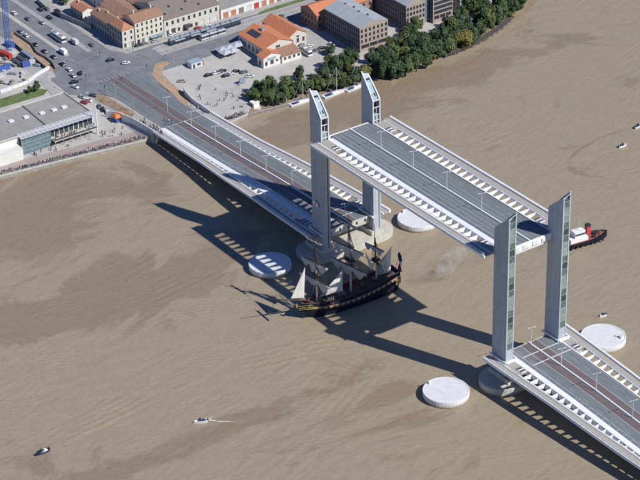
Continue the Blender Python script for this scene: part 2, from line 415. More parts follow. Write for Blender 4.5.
# natural mud bank from the ground down into the water
b = MB(); top = [(QUAY_END[0], QUAY_END[1], QZ)] + [(p[0], p[1], QZ) for p in inner]
bot = [(QUAY_END[0]+.5, QUAY_END[1]+.3, -.6)] + [(p[0]+2.2, p[1]+.6, -.6) for p in SHORE2]
for i in range(len(top)-1): b.add([top[i], bot[i], bot[i+1], top[i+1]], [(0, 1, 2, 3)])
struct(b.build('mud_bank', M['mud']))
b = MB()
for p, q in zip(SHORE[:-1], SHORE[1:]):
    zp, zq = gz(*p), gz(*q)
    b.add([(p[0], p[1], -1), (q[0], q[1], -1), (q[0], q[1], zq), (p[0], p[1], zp)], [(0, 1, 2, 3)])
struct(b.build('quay_wall', M['quay_stone']))
def offs(poly, d): return [(p[0]+d, p[1]) for p in poly]
# kerb stones along the quay edge, promenade behind
qk = SHORE[:4]
sheet('promenade', offs(qk, -.9) + [(p[0]-10.5, p[1]) for p in qk[::-1]], M['promenade'], .02)
b = MB()
for line in (qk, SHORE[5:]):
    for p, q in zip(line[:-1], line[1:]):
        b.hexa([(p[0]-.9, p[1], QZ-.4), (q[0]-.9, q[1], QZ-.4), (q[0]+.1, q[1], QZ-.4), (p[0]+.1, p[1], QZ-.4), (p[0]-.9, p[1], QZ+.2), (q[0]-.9, q[1], QZ+.2), (q[0]+.1, q[1], QZ+.2), (p[0]+.1, p[1], QZ+.2)])
struct(b.build('quay_kerb', M['concrete']))
sheet('road', [(-900, -21), (-288, -21), (-280, -26), (-262, -26), (-250, -14), (-240, -11.5), (-198.2, -11), (-198.2, 11.5), (-232, 13), (-250, 17), (-257, 24), (-257, 260), (-268, 260), (-283, 260), (-284, 20), (-900, 17)], M['asphalt_old'], .05)
sheet('approach_road', [(-262, -11), (-198.1, -10.6), (-198.1, 11.6), (-240, 12.5), (-262, 13)], M['asphalt'], .07)
sheet('bus_lane', [(-264, -3.6), (-198.1, -3.6), (-198.1, -.6), (-264, -.6)], M['bus_lane'], .09)
sheet('bus_lane', [(-264, .6), (-198.1, .6), (-198.1, 4.2), (-264, 4.2)], M['bus_lane'], .09)
sheet('tram_bed', [(-281.5, 34), (-281.5, 200), (-271.5, 200), (-271.5, 34)], M['paving'], .09)
for k, (ya, yb, xa, xb) in enumerate(((-6.2, -3.6, -420, -300), (5.2, 8.2, -420, -297))):
    sheet('median_strip', [(xa, ya), (xb, ya), (xb, yb), (xa, yb)], M['paving'] if k else M['gravel'], .16)
sheet('pavement', [(-420, 15), (-292, 15.5), (-285.5, 20), (-285, 130), (-289.5, 130), (-289.5, 22), (-420, 20.5)], M['paving'], .15)
sheet('pavement', [(-420, -21.5), (-290, -21.5), (-282, -27), (-262, -27.5), (-254, -18), (-262, -34), (-290, -30), (-420, -30)], M['paving'], .15)
sheet('verge', PX([(92, 93), (105, 95.5), (136, 113), (131, 119), (118, 111), (96, 100)]), M['earth'], .14, 2)
sheet('verge', PX([(155, 64), (166, 61.5), (172, 63), (164, 67), (162, 73), (172, 84), (193, 101), (186, 107), (160, 84), (152, 75)]), M['earth'], .14, 2)
sheet('lawn', PX([(258, 13), (300, -6), (330, -6), (322, 5), (282, 18), (264, 18)]), M['grass'], .08)
sheet('lawn', PX([(0, 99), (36, 88), (48, 90), (44, 95), (0, 108)]), M['grass'], .08)
sheet('site_ground', PX([(-20, 52), (8, 38), (14, 40), (52, 70), (56, 77), (0, 93), (-30, 99)]), M['gravel'], .10)
sheet('earth_strip', PX([(10, 30), (22, 38), (35, 50), (50, 62), (56, 70), (48, 72), (14, 42)]), M['earth'], .13)
sheet('forecourt', [(-262, 100), (-236, 100), (-213, 104), (-212, 118), (-250, 114), (-262, 112)], M['paving'], .06)
# paint on the land roads
b = MB()
def dash(x0, x1, y0, y1, dz=.13):
    b.add([(x0, y0, gz(x0, (y0+y1)/2)+dz), (x1, y0, gz(x1, (y0+y1)/2)+dz), (x1, y1, gz(x1, (y0+y1)/2)+dz), (x0, y1, gz(x0, (y0+y1)/2)+dz)], [(0, 1, 2, 3)])
for yy in (-13.5, -9.8, 0.2, 12):
    for k in range(26): dash(-420+k*5, -417+k*5, yy, yy+.22)
for k in range(9): dash(-296.5, -292.5, -18+k*1.5, -17.3+k*1.5); dash(-264, -261, -9.5+k*2.2, -8.6+k*2.2)
for k in range(14): dash(-275, -271.5, 20+0*k, 20.5) if k == 0 else dash(-264.2+0*k, -263.9, 30+k*8, 34+k*8)
for k in range(8): dash(-256+k*7.5, -253+k*7.5, -7.3, -7.1, .12); dash(-256+k*7.5, -253+k*7.5, 8.2, 8.4, .12)
struct(b.build('road_marking', M['paint_worn']))
b = MB()
for yy in (-3.9, 4.5, -10.3, 11.2):
    for k in range(22): dash(-262+k*2.9, -259.1+k*2.9, yy, yy+.25, .15)
struct(b.build('kerb_line', M['paint']))
b = MB()
for xx in (-279.4, -278, -274.6, -273.2):
    b.box(xx-.06, xx+.06, 34, 200, 4.0, gz(xx, 40)+.13)
struct(b.build('tram_rail', M['steel_dark']))

# ------------------------------------------------------------------ the lift bridge
LIFTZ = 58.9
OUT = [(0, 21.4), (60, 21.2), (85, 20.5), (110, 19.6), (135, 18.5), (155, 17.2), (200, 16.6), (300, 16.6)]
GAP = [(0, 4.7), (62, 4.7), (80, 4.4), (95, 3.6), (115, 2.7), (135, 1.4), (150, .8), (185, .5), (300, .5)]
YIN = 12.1
rib_me = MB().hexa([(-.22, 0, -2.3), (.22, 0, -2.3), (.22, 1, -.55), (-.22, 1, -.55), (-.22, 0, 0), (.22, 0, 0), (.22, 1, 0), (-.22, 1, 0)]).mesh('rib'); rib_me.materials.append(M['white_steel'])
post_me = MB().cbox((0, 0, .55), (.09, .09, 1.1)).mesh('railing_post'); post_me.materials.append(M['rail'])
def panel_me(L, H):
    me_ = MB().cbox((0, 0, H/2), (L, .05, H)).mesh('screen_panel'); me_.materials.append(M['screen']); return me_
SCR = panel_me(3.9, 1.2)
def deck(name, label, x0, x1, zf, rib0, rib1, lift=False):
    org = ((x0+x1)/2, 0, zf((x0+x1)/2)-3)
    root = thing(name, label, 'bridge', org)
    xs = list(np.linspace(x0, x1, max(3, int((x1-x0)/8)+1)))
    wx0, wx1 = (x0+1.6, x1-1.6) if lift else ((58.8, x1) if x0 > 0 else (x0, -58.8))
    ws = list(np.linspace(wx0, wx1, max(3, int((wx1-wx0)/6)+1)))
    lx0, lx1 = (x0+2.3, x1-2.3) if lift else ((62, x1) if x0 > 0 else (x0, -62))
    ls = list(np.linspace(lx0, lx1, max(3, int((lx1-lx0)/6)+1)))
    P = dict(parent=root, org=org); c = lambda v: (lambda x: v)
    def rb(n, s_, ya, yb, dz, th, m):
        ya = ya if callable(ya) else c(ya); yb = yb if callable(yb) else c(yb)
        return MB().ribbon(s_, ya, yb, lambda x: zf(x)+dz, th).build(n, m, **P)
    out = lambda x: lerp_tab(OUT, abs(x)); gap = lambda x: lerp_tab(GAP, abs(x))
    yw = lambda x: YIN+.35+gap(x)
    rb('road_surface', xs, -9.2, 11.6, 0, .5, M['asphalt'])
    rb('box_girder', xs, -8.8, 9.8, -.51, 3.2, M['girder'])
    for s_, n in ((-1, 'near'), (1, 'far')):
        rb('girder_edge', ls, s_*(YIN-.4), s_*(YIN+.3), .08, 2.4, M['white_steel'])
        w_ = rb('walkway', ws, lambda x: s_*(yw(x)+.45), lambda x: s_*(out(x)-.5), 0, .45, M['walkway'])
        rb('walkway_beam', ls, lambda x: s_*yw(x), lambda x: s_*(yw(x)+.46), .12, .9, M['white_steel'])
        if s_ > 0:
            rb('fascia', ws, lambda x: s_*(out(x)-.5), lambda x: s_*(out(x)+.45), .55, 1.3, M['white'])
            rb('handrail', ws, lambda x: s_*(out(x)-.10), lambda x: s_*(out(x)+.02), 1.15, .10, M['white'])
        else:
            rb('fascia', ws, lambda x: s_*(out(x)-.5), lambda x: s_*(out(x)), .30, 1.1, M['white_steel'])
            rb('handrail', ws, lambda x: s_*(out(x)-.40), lambda x: s_*(out(x)-.26), 1.30, .14, M['rail'])
            rb('lower_rail', ws, lambda x: s_*(out(x)-.36), lambda x: s_*(out(x)-.30), .86, .10, M['rail'])
            k = wx0+.5
            while k < wx1:
                link('railing_post', post_me, root, (k-org[0], -(out(k)-.33)-org[1], zf(k)+.3-org[2])); k += 3
        # inner railing of the walkway
        rb('inner_rail', ls, lambda x: s_*(yw(x)+.60), lambda x: s_*(yw(x)+.70), 1.05, .10, M['rail'])
        k = rib0
        while k <= rib1+.01:
            o = link('rib', rib_me, root, (k-org[0], s_*(YIN+.3)-org[1], zf(k)-.02-org[2])); o.scale = (1, s_*(gap(k)+.1), 1); k += 4.0
    # white service strip, kerb line and wind screen on the side towards the viewer
    rb('service_strip', ls, -11.7, -9.2, .10, .5, M['white'])
    rb('kerb', ls, 11.6, 11.7, .16, .5, M['dark'])
    k = lx0+2.2
    while k < lx1-2:
        link('screen_panel', SCR, root, (k-org[0], -9.35-org[1], zf(k)+.10-org[2])); k += 4.0
    rb('screen_rail', ls, -9.41, -9.29, 1.34, .08, M['rail'])
    # central barrier
    rb('median_kerb', xs, .25, 1.15, .16, .2, M['rail'])
    rb('median_barrier', xs, .42, .98, .50, .4, M['white'])
    b = MB()
    def strip(xa, xb, ya, yb, dz=.012):
        b.add([(xa, ya, zf(xa)+dz), (xb, ya, zf(xb)+dz), (xb, yb, zf(xb)+dz), (xa, yb, zf(xa)+dz)], [(0, 1, 2, 3)])
    if not lift:
        for ya, yb in ((-3.2, .3), (1.1, 4.6)):
            rb('bus_lane', xs, ya, yb, .006, .004, M['bus_lane'])
    for xa, xb in zip(xs[:-1], xs[1:]):
        for yy in ((-3.5, 4.75, -8.9, 11.2) if not lift else (-1.2, -3.4, -5.6, 3.1, 5.2)):
            strip(xa, xb, yy, yy+(.22 if lift else .3))
    k = x0+2
    while k < x1-4:
        strip(k, k+3, -6.9, -6.72); strip(k, k+3, 8.0, 8.18); k += 8
    stuff(b.build('lane_marking', M['paint'], **P))
    return root, org
def end_zone(root, org, xa, xb, zf, sgn, lift):
    """platform between road and walkway beside a tower, its grates and the white steps round the tower foot"""
    s_ = 1 if xa > 0 else -1
    for sy in (-1, 1):
        lo, hi = sorted((sy*(YIN+.3), sy*(YIN+.35+lerp_tab(GAP, abs(xa)))))
        z = zf((xa+xb)/2)
        MB().box(min(xa, xb), max(xa, xb), lo, hi, z-1, z+.05).build('tower_platform', M['walkway'], root, org)
        g0 = xb-s_*(3.8 if not lift else -1.2)
        for q in range(2):
            gx = (xb-s_*(1.0+q*2.0)) if not lift else (xb+s_*(1.0+q*2.0))
            MB().box(gx-.75, gx+.75, sy*13.0 if sy > 0 else -15.6, 15.6 if sy > 0 else -13.0, z+.05, z+.12).build('grate', M['grate'], root, org)
            MB().box(gx+.80, gx+1.15, sy*12.9 if sy > 0 else -15.7, 15.7 if sy > 0 else -12.9, z+.05, z+.35).build('grate_edge', M['white_steel'], root, org)
zc = lambda x: LIFTZ
lift_root, lo = deck('lift_span', 'raised white lift span with road and two walkways hanging between the four towers', -60.2, 60.2, zc, -44, 44, True)
end_zone(lift_root, lo, -57.8, -47.5, zc, -1, True); end_zone(lift_root, lo, 57.8, 47.5, zc, 1, True)
# white end beam of the lift span with its bearing blocks
for s_ in (-1, 1):
    MB().box(s_*59.9 if s_ > 0 else -60.6, 60.6 if s_ > 0 else -59.9, -10.6, 11.4, LIFTZ-2.6, LIFTZ+.12).build('end_beam', M['white'], lift_root, lo)
    for yy in (-8, -3.2, 1.6, 6.4):
        MB().box(s_*60.62 if s_ > 0 else -60.95, 60.95 if s_ > 0 else -60.62, yy, yy+2.6, LIFTZ-2.2, LIFTZ-.5).build('bearing_block', M['girder'], lift_root, lo)
LA_root, la = deck('bridge_approach', 'fixed bridge span from the city quay to the left pair of towers', -197.6, -61.4, zdeck, -190, -79)
RA_root, ra = deck('bridge_approach', 'fixed bridge span at lower right leading away from the right pair of towers', 61.4, 236, zdeck, 79, 232)
end_zone(LA_root, la, -62, -76.5, zdeck, -1, False); end_zone(RA_root, ra, 62, 76.5, zdeck, 1, False)
for root, org, s_ in ((LA_root, la, -1), (RA_root, ra, 1)):
    a, c_ = sorted((s_*61.05, s_*61.39))
    MB().box(a, c_, -10.6, 11.4, 9.0, 12.32).build('end_beam', M['concrete'], root, org)
    a, c_ = sorted((s_*61.0, s_*61.04))
    for yy in (-9, -4.5, 0, 4.5, 9):
        MB().box(a-.03, c_, yy-.5, yy+.5, 10.0, 11.4).build('bearing_block', M['dark'], root, org)
    for xa in (68, 74.5):
        a, c_ = sorted((s_*xa, s_*(xa+.5)))
        MB().box(a, c_, -10.4, 11.5, zdeck(s_*xa)-.2, zdeck(s_*xa)+.02).build('expansion_joint', M['rail'], root, org)
# the abutment on the bank
b = MB(); b.box(-203, -197.75, -17, 17, -1, 5.4).box(-203, -197.75, -11, 12, 5.4, 6.3)
tag(b.build('bridge_abutment', M['concrete'], org=(-200, 0, -1), loc=(-200, 0, -1)), 'concrete bridge abutment at the quay under the left bridge end', 'abutment')
# kerb-side walls of the ramp behind the abutment
for s_, lab in ((-1, 'curved pale retaining wall beside the ramp near the orange kiosk'), (1, 'pale retaining wall of the ramp beside the gravel car park')):
    pts_ = [(-197.8, s_*16.4), (-206, s_*16.8), (-216, s_*17.3), (-226, s_*19.5), (-232, s_*22.5)]
    b = MB()
    for p, q in zip(pts_[:-1], pts_[1:]):
        zp, zq = gz(p[0], s_*13.9)+.9, gz(q[0], s_*13.9)+(.9 if q != pts_[-1] else -.3)
        e = .25*s_
        b.hexa([(p[0], p[1]-e, 2.5), (q[0], q[1]-e, 2.5), (q[0], q[1]+e, 2.5), (p[0], p[1]+e, 2.5), (p[0], p[1]-e, zp), (q[0], q[1]-e, zq), (q[0], q[1]+e, zq), (p[0], p[1]+e, zp)])
    tag(b.build('retaining_wall', M['concrete_white'], org=(-210, s_*17, 3), loc=(-210, s_*17, 3)), lab, 'wall')
# approach road piers under the spans
for xx, nm in ((-130, 'midway under the left span'), (138, 'under the right span at the picture edge')):
    b = MB(); zz = zdeck(xx)-3.75
    b.prism([(xx+2.2*math.cos(t)*(1 if abs(math.cos(t)) else 1), 7.5*math.sin(t)) for t in np.linspace(0, 2*math.pi, 20, endpoint=False)], -2, zz)
    tag(b.build('bridge_pier', M['concrete'], org=(xx, 0, -2), loc=(xx, 0, -2)), 'oval concrete pier %s' % nm, 'pier')

# ---- tower piers (two round feet joined by a straight waist) and ship-impact islands
def pier(cx, label):
    root = thing('tower_pier', label, 'pier', (cx, 0, -2))
    out_ = []
    for yc_, a0 in ((-15.2, 180), (15.2, 0)):
        for k in range(15): t = R(a0+180*k/14); out_.append((cx+9.2*math.cos(t), yc_+9.2*math.sin(t)))
    def sc(f): return [(cx+(p[0]-cx)*f, p[1]*(1-(1-f)*.5)) for p in out_]
    org = (cx, 0, -2)
    MB().prism(sc(1.01), -2, .7).build('tide_band', M['concrete_wet'], root, org)
    MB().prism(out_, .7, 3.2).build('pier_body', M['concrete'], root, org)
    MB().prism(sc(.965), 3.2, 3.5).build('pier_cap', M['concrete'], root, org)
    for yy in (-13.7, 13.7):
        MB().box(cx-6.2, cx+6.2, yy-3.4, yy+3.4, 3.5, 5.6).build('tower_plinth', M['concrete'], root, org)
pier(-64, 'long rounded concrete pier carrying the left pair of towers'); pier(64, 'long rounded concrete pier carrying the right pair of towers')
for cx, cy, lab, hut in ((-66.9, -38.1, 'round concrete island left of the moored sailing ship half in bridge shadow', 0), (-59.8, 37.6, 'round white concrete island behind the raised span left of centre', 0),
                         (64.7, 38, 'round white concrete island by the right towers with a small mast on its rim', 1), (57.2, -38.1, 'round white concrete island in sunlight below the right towers', 2)):
    root = thing('round_island', lab, 'island', (cx, cy, -2), group='round concrete islands guarding the towers')
    MB().lathe([(9.15, 0), (9.25, 2.5)], 40).build('tide_band', M['concrete_wet'], root)
    MB().lathe([(9.3, 2.5), (9.42, 2.6), (9.42, 3.25)], 40, caps=False).build('stain_band', M['concrete_stain'], root)
    MB().lathe([(9.4, 3.25), (9.4, 4.7), (9.3, 4.95), (8.75, 4.95), (8.7, 4.8)], 40, caps=False).build('rim', M['concrete_white'], root)
    MB().lathe([(8.7, 3.6), (8.7, 4.8), (8.4, 4.86)], 40).build('top_slab', M['concrete_white'], root)
    if hut == 2 or hut == 0:
        MB().cbox((-7.6, -2.6, 5.5), (1.0, .8, 1.3)).build('hatch', M['concrete_white'], root)
        MB().tube((-8.1, -2.6, 4.95), (-8.1, -2.6, 6.6), .08).build('ladder', M['steel_dark'], root)
    else:
        MB().tube((6.3, 5.2, 4.85), (6.3, 5.2, 8.2), .12).build('mast', M['white'], root)
        MB().cbox((5.6, 4.8, 5.4), (1.5, 1.2, 1.1)).build('cabinet', M['white'], root)
        MB().cbox((6.3, 5.2, 8.2), (.5, .5, .5)).build('beacon', M['white'], root)

# ---- towers: canonical frame, inner face at x=0 facing +x, outer face at x=-9.46
def tower_proto():
    root = thing('lift_tower', 'x', 'tower', (0, 0, 0), group='four lift towers of the bridge')
    ZS, ZT = 66.2, 76.3          # local heights (the root sits on the pier at 3.5 m)
    def yn(x): return -2.06+1.0*(-x/9.46)
    def yf(x): return 2.06+.7*(-x/9.46)
    def prof(zt):                # top edge: rises from the inner shoulder to the outer tip, slightly bulging
        return [(-9.46*t, ZS+(zt-ZS)*(t**.88)) for t in (0, .12, .28, .45, .62, .8, .92, 1)]
    def plate(yfun, th, zt, m, nm, z0=0, lift_=0, x_in=0):
        p = prof(zt); b = MB(); vs = []
        poly = [(0, z0)] + [(x, z+lift_) for x, z in p] + [(-9.46, z0)]
        n = len(poly)
        for e in (0, th): vs += [(x, yfun(x)+e, z) for x, z in poly]
        b.add(vs, [tuple(range(n)), tuple(range(n, 2*n))[::-1]] + [(i, i+n, (i+1) % n+n, (i+1) % n) for i in range(n)])
        return b.build(nm, m, root)
    plate(yn, .5, ZT, M['tower'], 'side_wall'); plate(lambda x: yf(x)-.5, .5, ZT-1.9, M['tower'], 'side_wall')
    # rims along the top edges, the shoulder and the inner edges
    for yfun, zt in ((yn, ZT), (lambda x: yf(x)-.55, ZT-1.9)):
        p = prof(zt); b = MB()
        for (xa, za), (xb, zb) in zip(p[:-1], p[1:]):
            ya, yb = yfun(xa)-.03, yfun(xb)-.03
            b.hexa([(xa, ya, za-.15), (xa, ya+.62, za-.15), (xb, yb+.62, zb-.15), (xb, yb, zb-.15), (xa, ya, za+.12), (xa, ya+.62, za+.12), (xb, yb+.62, zb+.12), (xb, yb, zb+.12)])
        b.build('top_rim', M['tower_rim'], root)
    MB().box(-.5, .06, -2.05, 2.05, ZS-.5, ZS+.12).build('shoulder_rim', M['tower_rim'], root)
    MB().box(.0, .10, -2.08, -1.55, 54, ZS-.5).build('edge_rim', M['tower_rim'], root)
    MB().box(.0, .10, 1.55, 2.08, 54, ZS-.5).build('edge_rim', M['tower_rim'], root)
    # inner face: two concrete leaves with the cable groove between them, open frame at the top
    MB().box(-1.2, -.04, -1.56, .75, 0, 54.5).build('front_wall', M['tower'], root)
    MB().box(-1.2, -.04, 1.25, 1.56, 0, 54.5).build('front_wall', M['tower'], root)
    MB().box(-1.6, -1.21, -1.56, 1.56, 0, 54.5).build('cable_groove', M['dark'], root)
    MB().box(-3.2, -3.0, -1.5, 1.5, 54.5, ZS).build('back_panel', M['tower_in'], root)
    for z in (56.4, 59.0, 62.6):
        MB().box(-.5, -.1, -1.55, 1.55, z-.16, z+.16).build('cross_bar', M['tower_rim'], root)
    MB().box(-.45, -.15, -.1, .12, 54.5, 62.4).build('mullion', M['tower_rim'], root)
    MB().box(-2.9, -.6, -1.5, 1.5, 54.5, 59.0).build('plant_box', M['tower_in'], root)
    MB().box(-2.8, -.7, -1.4, 1.4, 60.2, 62.2).build('plant_box', M['dark'], root)
    MB().box(-2.9, -.7, -1.5, 1.5, 58.95, 59.05).build('plant_lid', M['tower_rim'], root)
    # sloping top: sunken glazing, cable sheaves and the closed tip
    b = MB(); p = [(x, z-1.1) for x, z in prof(ZT-1)]
    for (xa, za), (xb, zb) in list(zip(p[:-1], p[1:]))[1:6]:
        b.hexa([(xa, yn(xa)+.5, za-.2), (xa, yf(xa)-.5, za-.2), (xb, yf(xb)-.5, zb-.2), (xb, yn(xb)+.5, zb-.2), (xa, yn(xa)+.5, za), (xa, yf(xa)-.5, za), (xb, yf(xb)-.5, zb), (xb, yn(xb)+.5, zb)])
    b.build('roof_glazing', M['blue_glass'], root)
    for yy in (-.75, .75):
        MB().tube((-2.9, yy-.18, ZS+.9), (-2.9, yy+.18, ZS+.9), 1.25, n=16).build('cable_sheave', M['dark'], root)
    MB().box(-1.4, -.5, -1.5, 1.5, ZS-.8, ZS-.1).build('landing', M['tower_rim'], root)
    MB().box(-6.1, -5.8, -.9, 1.9, ZS+3.6, ZS+5.6).build('roof_bar', M['tower_rim'], root)
    b = MB(); xa, xb = -7.7, -9.46
    za, zb = ZS+(ZT-1-ZS)*(7.7/9.46)**.88, ZT-.7
    b.hexa([(xa, yn(xa)+.5, za-.5), (xa, yf(xa)-.5, za-.9), (xb, yf(xb)-.5, zb-1.6), (xb, yn(xb)+.5, zb-.5), (xa, yn(xa)+.5, za), (xa, yf(xa)-.5, za-.5), (xb, yf(xb)-.5, zb-1.0), (xb, yn(xb)+.5, zb)])
    b.build('tip_plate', M['tower'], root)
    # outer face: stair shaft behind green glass panels in a pale frame
    MB().box(-7.2, -7.0, -.9, 2.0, 0, ZT-6).build('shaft_back', M['tower_in'], root)
    y0, y1 = yn(-9.3)+.5, yf(-9.3)-.5
    MB().box(-9.4, -8.8, y0, y1, 0, 14.5).build('shaft_foot', M['tower'], root)
    z = 14.5; k = 0
    while z < 73:
        h = min(3.05, 73.6-z)
        MB().box(-9.40, -9.30, y0+.05, y1-.05, z+.1, z+h-.1).build('glass_panel', M[('green_glass', 'green_glass_dark', 'green_glass', 'green_glass_light', 'green_glass_dark')[(k*7+k*k) % 5]], root)
        MB().box(-9.47, -9.22, y0, y1, z-.07, z+.07).build('transom', M['green_steel'], root)
        MB().box(-9.1, -7.25, y0+.1, y0+.75 if k % 2 else y0+1.3, z-.1, z+.08).build('stair_landing', M['green_steel'], root)
        s0, s1 = (y0+.4, y1-.4) if k % 2 else (y1-.4, y0+.4)
        MB().hexa([(-8.9, s0, z-.1), (-8.0, s0, z-.1), (-8.0, s1, z+h-.3), (-8.9, s1, z+h-.3), (-8.9, s0, z+.3), (-8.0, s0, z+.3), (-8.0, s1, z+h+.1), (-8.9, s1, z+h+.1)]).build('stair_flight', M['green_steel'], root)
        if k % 3 == 1 or k % 7 == 2: MB().box(-8.6, -7.3, y0+.3, y1-.3, z+.2, z+h-.3).build('shaft_door', M['dark'], root)
        z += h; k += 1
    for yy in (y0, y1-.12):
        MB().box(-9.49, -9.2, yy, yy+.14, 14.5, 73.4).build('jamb', M['green_steel'], root)
    # white kerb round the foot at road level
    for (xa, xb, ya, yb) in ((-10.2, .25, -2.75, -2.12), (-10.2, .25, 2.85, 3.35), (-10.6, -9.55, -2.1, 2.8)):
        MB().box(xa, xb, ya, yb, 8.75, 9.55).build('foot_kerb', M['white'], root)
    return root
T0 = tower_proto()
for i, (x_, y_, rz, lab) in enumerate(((-58.16, -13.66, 0, 'tall grey lift tower with slanted top, nearer of the left pair'), (-58.16, 13.66, 0, 'tall grey lift tower with slanted top, farther of the left pair'),
                                       (58.16, -13.66, math.pi, 'tall lift tower with green glass stair strip, left one of the right pair'), (58.16, 13.66, math.pi, 'tall lift tower with green glass stair strip, rightmost of all'))):
    t = T0 if i == 0 else copy_tree(T0)
    t.location = (x_, y_, 3.5); t.rotation_euler[2] = rz; t['label'] = lab
# banner on the nearer left tower, seen low on its side
P_ = (-63.2, -15.75, 26.3)
o = MB().box(-2.1, 2.1, -.04, .04, -1.2, 1.2).build('banner', M['white'], None, loc=P_, rz=R(-6.0)); tag(o, 'small white banner with a red mark hung on the left tower side', 'banner')
MB().box(-.9, .5, -.07, -.045, -.4, .3).build('banner_mark', M['flag_red'], o)

# ---- street lamps on the bridge median
def lamp_proto():
    root = thing('street_lamp', 'x', 'street lamp', group='twin-arm street lamps along the bridge median')
    MB().tube((0, 0, 0), (0, 0, 7.8), .13, .08, 6).build('post', M['rail'], root)
    MB().tube((0, -1.7, 8.0), (0, 1.7, 7.4), .06, .06, 5).build('arm', M['rail'], root)
    for yy, zz in ((-1.7, 7.97), (1.7, 7.38)):
        MB().cbox((0, yy, zz), (.28, .9, .14)).build('lamp_head', M['rail'], root)
    return root
LP0 = lamp_proto(); used = False
for rows, zf, wh in (([-212.4, -190.7, -169, -147.9, -126.5, -105.5, -84, -64.5], zdeck, 'left fixed span counting from the city'), ([-37.5, -15.2, 7.4, 30], zc, 'raised lift span counting from the left towers'), ([63, 81.4, 102.3, 123.4], zdeck, 'right fixed span counting from the towers')):
    for k, xx in enumerate(rows):
        l = LP0 if not used else copy_tree(LP0); used = True
        zz = gz(xx, .7)+.1 if xx < -198 else zf(xx)+.5
        l.location = (xx, .7, zz); l['label'] = '%s twin-arm white street lamp on the %s' % (ORD[k], wh)

# ------------------------------------------------------------------ three-masted sailing ship
SO = (-23.7, -27.0, 0.0); SH = math.atan2(-42.0, -2.5)
ship = thing('sailing_ship', 'three-masted black and ochre wooden sailing ship passing under the raised span', 'ship', SO, SH)
BEAM = [(0, 3.7), (.08, 4.3), (.2, 5.1), (.4, 5.6), (.6, 5.6), (.75, 5.1), (.86, 3.9), (.94, 2.2), (1, .22)]
SHEER = [(0, 8.8), (.15, 7.7), (.3, 6.9), (.5, 6.2), (.7, 6.2), (.85, 6.7), (1, 7.4)]
NS = 34
st = []
for i in range(NS+1):
    u = i/NS; bm_ = lerp_tab(BEAM, u); s_ = lerp_tab(SHEER, u); xx = -22.5+44.5*u
    rake = lambda z: xx + (1.6*max(0, u-.85)/.15)*(z/7) - (1.4*max(0, .08-u)/.08)*(z/8)
    rows = [(.70, -1.5), (.92, .3), (1.0, 2.4), (.99, s_-2.9), (.95, s_-1.75), (.88, s_)]
    st.append([(rake(z), bm_*f, z) for f, z in rows])
def hull_rows(r0, r1, inset=0):
    b = MB()
    for side in (1, -1):
        for i in range(NS):
            for r in range(r0, r1):
                q = [st[i][r], st[i+1][r], st[i+1][r+1], st[i][r+1]]
                q = [(p[0], side*(p[1]-inset), p[2]) for p in q]
                b.add(q, [(0, 1, 2, 3)])
    return b
hull = hull_rows(0, 3).build('hull', M['hull_black'], ship, smooth=False)
band = hull_rows(3, 4).build('gun_strake', M['hull_ochre'], ship)
hull_rows(4, 5).build('bulwark', M['hull_black'], ship)
hull_rows(4, 5, .16).build('inner_bulwark', M['red'], ship)
b = MB()
for side in (1, -1):
    for i in range(NS):
        p, q = st[i][5], st[i+1][5]
        b.hexa([(p[0], side*(p[1]-.22), p[2]-.05), (q[0], side*(q[1]-.22), q[2]-.05), (q[0], side*(q[1]+.1), q[2]-.05), (p[0], side*(p[1]+.1), p[2]-.05),
                (p[0], side*(p[1]-.22), p[2]+.1), (q[0], side*(q[1]-.22), q[2]+.1), (q[0], side*(q[1]+.1), q[2]+.1), (p[0], side*(p[1]+.1), p[2]+.1)])
b.build('rail_cap', M['timber_dark'], ship)
T_ = st[0]; b = MB()
b.add([(p[0], p[1], p[2]) for p in T_] + [(p[0], -p[1], p[2]) for p in T_[::-1]], [tuple(range(12))]); tr = b.build('transom', M['hull_blue'], ship)
MB().hexa([(-24.0, -3.2, 4.4), (-23.2, -3.2, 4.4), (-23.2, 3.2, 4.4), (-24.0, 3.2, 4.4), (-24.4, -3.0, 6.2), (-23.2, -3.0, 6.2), (-23.2, 3.0, 6.2), (-24.4, 3.0, 6.2)]).build('stern_gallery', M['gold'], tr)
for k in range(5): MB().cbox((-24.32, -2.4+k*1.2, 5.4), (.2, .7, .9)).build('stern_window', M['glass'], tr)
for s_ in (1, -1): MB().hexa([(-23.6, s_*3.6, 3.8), (-20.6, s_*4.5, 3.8), (-20.6, s_*5.15, 3.8), (-23.6, s_*4.3, 3.8), (-23.9, s_*3.4, 6.0), (-20.6, s_*4.3, 6.0), (-20.6, s_*5.0, 6.0), (-23.9, s_*4.1, 6.0)]).build('quarter_gallery', M['hull_ochre'], ship)
for (u0, u1, dz, nm) in ((.0, .33, 1.1, 'quarterdeck'), (.33, .68, 1.5, 'main_deck'), (.68, .99, 1.2, 'forecastle_deck')):
    b = MB(); us = np.linspace(u0, u1, 9); A = []; B = []
    for u in us:
        xx = -22.5+44.5*u; bw = lerp_tab(BEAM, u)*.93-.1; z = lerp_tab(SHEER, u)-dz
        A.append((xx, bw, z)); B.append((xx, -bw, z))
    for i in range(8): b.add([A[i], B[i], B[i+1], A[i+1]], [(0, 1, 2, 3)])
    b.build(nm, M['deck_wood'], ship)
for s_ in (1, -1):
    for k in range(14):
        i = int((.10+.76*k/13)*NS); p, q = st[i][3], st[i][4]; xx, yy, zz = (p[0]+q[0])/2, (p[1]+q[1])/2, (p[2]+q[2])/2-.1
        o = MB().cbox((0, 0, 0), (.85, .36, .85)).build('gun_port', M['dark'], ship, loc=(xx, s_*(yy+.02), zz))
        MB().tube((0, 0, 0), (0, s_*.75, 0), .16, .12, 6).build('gun_barrel', M['steel_dark'], o)
